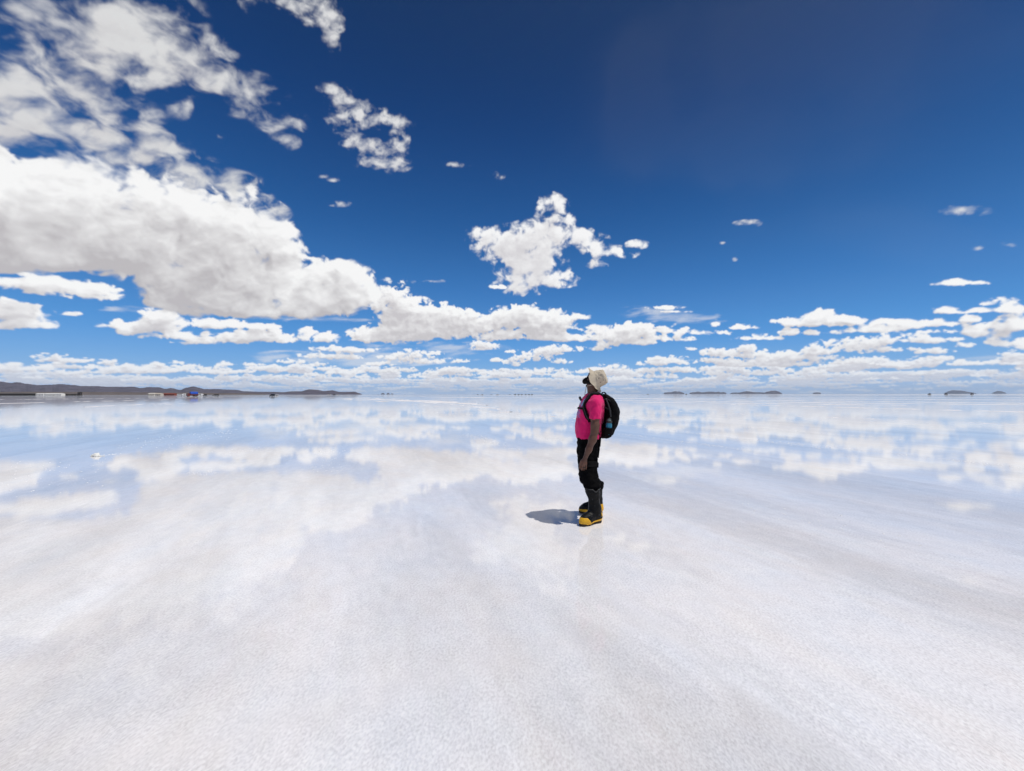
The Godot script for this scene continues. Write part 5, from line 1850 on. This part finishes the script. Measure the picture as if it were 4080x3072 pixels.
func make_house(called: String, label: String, at: Vector3, turn: float, size: Vector3, wall: Color, roof: Color, category := "building") -> void:
	# x: length of the front, y: height to the ridge, z: depth; the front looks towards +z
	var o := thing(called, label, category, at, turn)
	var eaves := size.y * 0.72
	var hz := size.z * 0.5
	var side := prism([Vector2(-hz, 0), Vector2(-hz, eaves), Vector2(0, size.y * 0.98), Vector2(hz, eaves), Vector2(hz, 0)], size.x)
	var walls := part("wall", side, plain(wall, 0.9, 0.3), o)
	walls.rotation.y = PI / 2
	var rf := part("roof", prism([Vector2(-hz - 0.4, eaves - 0.1), Vector2(0, size.y), Vector2(hz + 0.4, eaves - 0.1), Vector2(hz + 0.4, eaves + 0.06), Vector2(0, size.y + 0.16), Vector2(-hz - 0.4, eaves + 0.06)], size.x + 0.6), plain(roof, 0.8, 0.3), o)
	rf.rotation.y = PI / 2
	var n := int(size.x / 3.2)
	var bm := BoxMesh.new()
	bm.size = Vector3(1.2, 1.1, 0.12)
	var dm := BoxMesh.new()
	dm.size = Vector3(1.1, 2.1, 0.12)
	for i in n:
		var x := (i + 0.5) / n * size.x - size.x * 0.5
		if i == n / 2:
			part("door", dm, plain(Color(0.08, 0.05, 0.03), 0.7), o, Vector3(x, 1.05, hz + 0.04))
		else:
			part("window", bm, dark_glass(), o, Vector3(x, 1.7, hz + 0.04))


func build_far() -> void:
	var left_hills := earth(Color(0.19, 0.18, 0.235), 900.0)
	hill_range("hills", "long low dark range of hills along the left horizon", [[-1.6602, 0.02684], [-1.5754, 0.03766], [-1.4906, 0.03271], [-1.3936, 0.03987], [-1.3088, 0.03613], [-1.2361, 0.03270], [-1.2131, 0.02934], [-1.1943, 0.03053], [-1.1676, 0.02625], [-1.1422, 0.02380], [-1.1155, 0.02437], [-1.0907, 0.02616], [-1.0592, 0.02370], [-1.0386, 0.02125], [-1.0070, 0.02121], [-0.9755, 0.01935], [-0.9156, 0.01928], [-0.8950, 0.01622], [-0.8780, 0.01863], [-0.8550, 0.01799], [-0.8362, 0.01433], [-0.8241, 0.01614], [-0.8016, 0.01187], [-0.7847, 0.01730], [-0.7683, 0.01971], [-0.7574, 0.01727], [-0.7435, 0.01362], [-0.7120, 0.01358], [-0.6871, 0.01234], [-0.6665, 0.01171], [-0.6453, 0.00805], [-0.6041, 0.00709], [-0.5726, 0.00675], [-0.5520, 0.00612], [-0.5308, 0.00791], [-0.5102, 0.00788], [-0.4896, 0.01271], [-0.4708, 0.01147], [-0.4538, 0.00842], [-0.4351, 0.01022], [-0.4163, 0.00656], [-0.3957, 0.00653], [-0.3811, 0.00712], [-0.3666, 0.00286], [-0.3611, 0.00043]], 13000.0, 2600.0, left_hills, 1)
	hill_range("plain", "pale low shore in front of the left hills", [[-1.5996, 0.00737], [-1.3573, 0.00769], [-1.2361, 0.00754], [-1.1755, 0.00777], [-1.0543, 0.00732], [-0.9816, 0.00693], [-0.8968, 0.00592], [-0.7756, 0.00517], [-0.6908, 0.00386], [-0.6059, 0.00315], [-0.5817, 0.00070]], 5200.0, 700.0, earth(Color(0.24, 0.215, 0.20), 300.0), 2, 0.4)
	var island := earth(Color(0.26, 0.285, 0.37), 500.0)
	hill_range("island", "small flat island just right of the left hills", [[-0.3169, 0.00032], [-0.3145, 0.00290], [-0.3108, 0.00366], [-0.3078, 0.00237], [-0.3066, 0.00031]], 20000.0, 700.0, island, 10)
	hill_range("island", "small humped island next to the flat one", [[-0.3042, 0.00031], [-0.3011, 0.00288], [-0.2987, 0.00417], [-0.2963, 0.00288], [-0.2945, 0.00030]], 20000.0, 700.0, island, 11)
	hill_range("island", "tiny islet right of the two small islands", [[-0.2933, 0.00030], [-0.2908, 0.00236], [-0.2872, 0.00235], [-0.2860, 0.00029]], 21000.0, 700.0, island, 12)
	hill_range("island", "twin-peaked bluish island to the right of the person", [[0.3648, 0.00014], [0.3684, 0.00374], [0.3787, 0.00476], [0.3878, 0.00553], [0.3939, 0.00707], [0.3999, 0.00603], [0.4035, 0.00654], [0.4084, 0.00525], [0.4132, 0.00370], [0.4181, 0.00009]], 22000.0, 700.0, island, 13)
	hill_range("island", "long low island with several summits right of the twin-peaked one", [[0.4266, 0.00008], [0.4314, 0.00368], [0.4387, 0.00470], [0.4496, 0.00598], [0.4605, 0.00417], [0.4738, 0.00595], [0.4860, 0.00568], [0.4920, 0.00465], [0.4981, 0.00593], [0.5041, 0.00412], [0.5102, 0.00514], [0.5150, 0.00411], [0.5193, 0.00000]], 21000.0, 700.0, island, 14)
	hill_range("island", "faint thin island behind the two dark humps", [[0.5235, 0.00000], [0.5332, 0.00358], [0.5575, 0.00407], [0.5817, 0.00481], [0.6059, 0.00402], [0.6180, 0.00000]], 27000.0, 700.0, island, 15)
	hill_range("island", "dark rounded island, left one of two humps", [[0.5465, 0.00000], [0.5514, 0.00407], [0.5587, 0.00561], [0.5684, 0.00689], [0.5781, 0.00559], [0.5853, 0.00352], [0.5896, 0.00000]], 16000.0, 700.0, island, 16)
	hill_range("island", "tallest dark island, the right one of two humps", [[0.6047, 0.00000], [0.6096, 0.00350], [0.6168, 0.00581], [0.6271, 0.00812], [0.6362, 0.00811], [0.6435, 0.00604], [0.6496, 0.00346], [0.6532, 0.00000]], 15000.0, 700.0, island, 17)
	hill_range("island", "thin flat islet alone right of the humped islands", [[0.7247, 0.00000], [0.7283, 0.00312], [0.7368, 0.00388], [0.7441, 0.00336], [0.7471, 0.00000]], 22000.0, 700.0, island, 18)
	hill_range("mountain", "pale blue mountain far away on the right horizon", [[1.0404, 0.00000], [1.0470, 0.00323], [1.0543, 0.00650], [1.0640, 0.00867], [1.0725, 0.00811], [1.0822, 0.00783], [1.0907, 0.00700], [1.1004, 0.00481], [1.1125, 0.00316], [1.1240, 0.00000]], 33000.0, 2500.0, island, 30)
	hill_range("mountain", "faint blue mountain at the far right end of the horizon", [[1.1573, 0.00000], [1.1634, 0.00406], [1.1731, 0.00677], [1.1816, 0.00585], [1.1900, 0.00342], [1.1949, 0.00000]], 33000.0, 2500.0, island, 31)

	# buildings on the left shore
	make_house("long_building", "long dark low building at the left edge of the flat", Vector3(-1270.0, 0, -1000.0), 0.0, Vector3(247.2, 5.6, 9.0), Color(0.06, 0.055, 0.05), Color(0.1, 0.095, 0.09))
	make_house("white_building", "short white building beside the long dark one", Vector3(-1113.4, 0, -980.0), 0.0, Vector3(17.8, 5.4, 8.0), Color(0.75, 0.74, 0.7), Color(0.7, 0.69, 0.66))
	make_house("white_building", "long white building left of the dark shed", Vector3(-1059.8, 0, -960.0), 0.0, Vector3(39.6, 5.2, 9.0), Color(0.8, 0.79, 0.74), Color(0.78, 0.77, 0.73))
	make_house("shed", "low dark shed joined to the end of the white building", Vector3(-1033.0, 0, -970.0), 0.0, Vector3(33.5, 3.6, 7.0), Color(0.07, 0.065, 0.06), Color(0.09, 0.085, 0.08))
	make_house("tower", "small dark tower at the right end of the shed", Vector3(-1001.7, 0, -960.0), 0.0, Vector3(5.8, 8.6, 5.0), Color(0.06, 0.055, 0.055), Color(0.07, 0.065, 0.06))
	make_house("beige_building", "low cream building left of the red one", Vector3(-780.4, 0, -900.0), 0.0, Vector3(14.2, 5.0, 8.0), Color(0.62, 0.57, 0.48), Color(0.7, 0.66, 0.58))
	make_house("beige_building", "second cream building touching the red one", Vector3(-749.2, 0, -880.0), 0.0, Vector3(11.7, 4.6, 8.0), Color(0.55, 0.5, 0.43), Color(0.62, 0.55, 0.45))
	make_house("red_building", "low brick red building near the blue truck", Vector3(-744.4, 0, -900.0), 0.0, Vector3(27.3, 4.6, 8.0), Color(0.24, 0.07, 0.05), Color(0.28, 0.08, 0.06))
	make_house("white_shed", "long low white shed behind the blue truck", Vector3(-693.4, 0, -900.0), 0.0, Vector3(40.9, 3.4, 8.0), Color(0.7, 0.7, 0.68), Color(0.75, 0.75, 0.74))
	# vehicles standing about on the flat
	make_truck(Vector3(-231.6, 0, -300.0), 1.10)
	make_bus("white minibus left of the blue truck", Vector3(-497.0, 0, -620.0), 0.15, Color(0.72, 0.73, 0.74), 7.2, "minibuses out on the salt flat")
	make_bus("white minibus half hidden right of the blue truck", Vector3(-325.4, 0, -430.0), 0.20, Color(0.75, 0.74, 0.72), 6.4, "minibuses out on the salt flat")
	make_suv("black off-road car right of the blue truck", Vector3(-370.8, 0, -500.0), 0.50, Color(0.012, 0.012, 0.014), "off-road cars out on the salt flat", true)
	make_suv("dark off-road car, left one of a close pair", Vector3(-373.7, 0, -520.0), 0.90, Color(0.06, 0.06, 0.065), "off-road cars out on the salt flat", true)
	make_suv("black off-road car, right one of a close pair", Vector3(-359.8, 0, -505.0), 0.30, Color(0.012, 0.012, 0.014), "off-road cars out on the salt flat", true)
	make_suv("black off-road car seen end on beside white cars", Vector3(-196.9, 0, -340.0), 1.45, Color(0.012, 0.012, 0.014), "off-road cars out on the salt flat", true)
	make_suv("white off-road car just right of the black end-on car", Vector3(-240.2, 0, -420.0), 0.10, Color(0.7, 0.7, 0.7), "off-road cars out on the salt flat", true)
	make_suv("white off-road car farther right of the end-on car", Vector3(-295.2, 0, -520.0), 0.40, Color(0.6, 0.6, 0.62), "off-road cars out on the salt flat", false)
	make_suv("white car alone in front of the hills", Vector3(-282.7, 0, -640.0), 0.20, Color(0.7, 0.7, 0.7), "off-road cars out on the salt flat", true)
	make_suv("dark car following the white one near the hills", Vector3(-343.7, 0, -800.0), 0.10, Color(0.06, 0.06, 0.065), "off-road cars out on the salt flat", true)
	make_suv("white car last in line near the end of the hills", Vector3(-344.8, 0, -820.0), 0.10, Color(0.7, 0.7, 0.7), "off-road cars out on the salt flat", false)
	make_suv("lone dark car left of the row of parked cars", Vector3(-125.4, 0, -1500.0), 0.40, Color(0.012, 0.012, 0.014), "off-road cars out on the salt flat", true)
	make_suv("second lone dark car left of the row", Vector3(-86.5, 0, -1700.0), 0.90, Color(0.012, 0.012, 0.014), "off-road cars out on the salt flat", true)
	make_suv("dark car close to the left end of the row", Vector3(-9.1, 0, -1500.0), 0.10, Color(0.06, 0.06, 0.065), "off-road cars out on the salt flat", true)
	make_suv("first dark car from the left in the parked row", Vector3(7.3, 0, -1000.0), 0.10, Color(0.012, 0.012, 0.014), "off-road cars out on the salt flat", true)
	make_suv("second dark car from the left in the parked row", Vector3(15.4, 0, -980.0), 0.50, Color(0.012, 0.012, 0.014), "off-road cars out on the salt flat", true)
	make_suv("third dark car in the parked row", Vector3(23.0, 0, -1000.0), 0.20, Color(0.06, 0.06, 0.065), "off-road cars out on the salt flat", true)
	make_suv("fourth dark car in the parked row", Vector3(34.0, 0, -1040.0), 0.00, Color(0.012, 0.012, 0.014), "off-road cars out on the salt flat", true)
	make_suv("fifth dark car in the parked row", Vector3(40.6, 0, -1000.0), 0.30, Color(0.012, 0.012, 0.014), "off-road cars out on the salt flat", true)
	make_suv("dark car at the right end of the parked row", Vector3(48.3, 0, -1010.0), 0.80, Color(0.06, 0.02, 0.025), "off-road cars out on the salt flat", true)
	make_suv("white car in front of the parked row, left one", Vector3(-55.3, 0, -760.0), 0.10, Color(0.7, 0.7, 0.7), "off-road cars out on the salt flat", false)
	make_suv("white car in front of the parked row, right one", Vector3(-28.8, 0, -820.0), 0.10, Color(0.7, 0.7, 0.7), "off-road cars out on the salt flat", false)
	make_suv("tiny dark car between the person and the islands", Vector3(426.1, 0, -1300.0), 0.30, Color(0.012, 0.012, 0.014), "off-road cars out on the salt flat", true)
	make_suv("dark car between the twin-peaked and the long island", Vector3(462.6, 0, -1100.0), 0.30, Color(0.012, 0.012, 0.014), "off-road cars out on the salt flat", true)
	make_suv("dark car, leftmost of three in a line on the right", Vector3(564.3, 0, -560.0), 0.35, Color(0.05, 0.04, 0.04), "off-road cars out on the salt flat", true)
	make_suv("black car, middle of three in a line on the right", Vector3(586.7, 0, -560.0), 0.35, Color(0.012, 0.012, 0.014), "off-road cars out on the salt flat", true)
	make_suv("maroon car, rightmost of three before the blue mountain", Vector3(621.6, 0, -560.0), 0.35, Color(0.06, 0.02, 0.025), "off-road cars out on the salt flat", true)
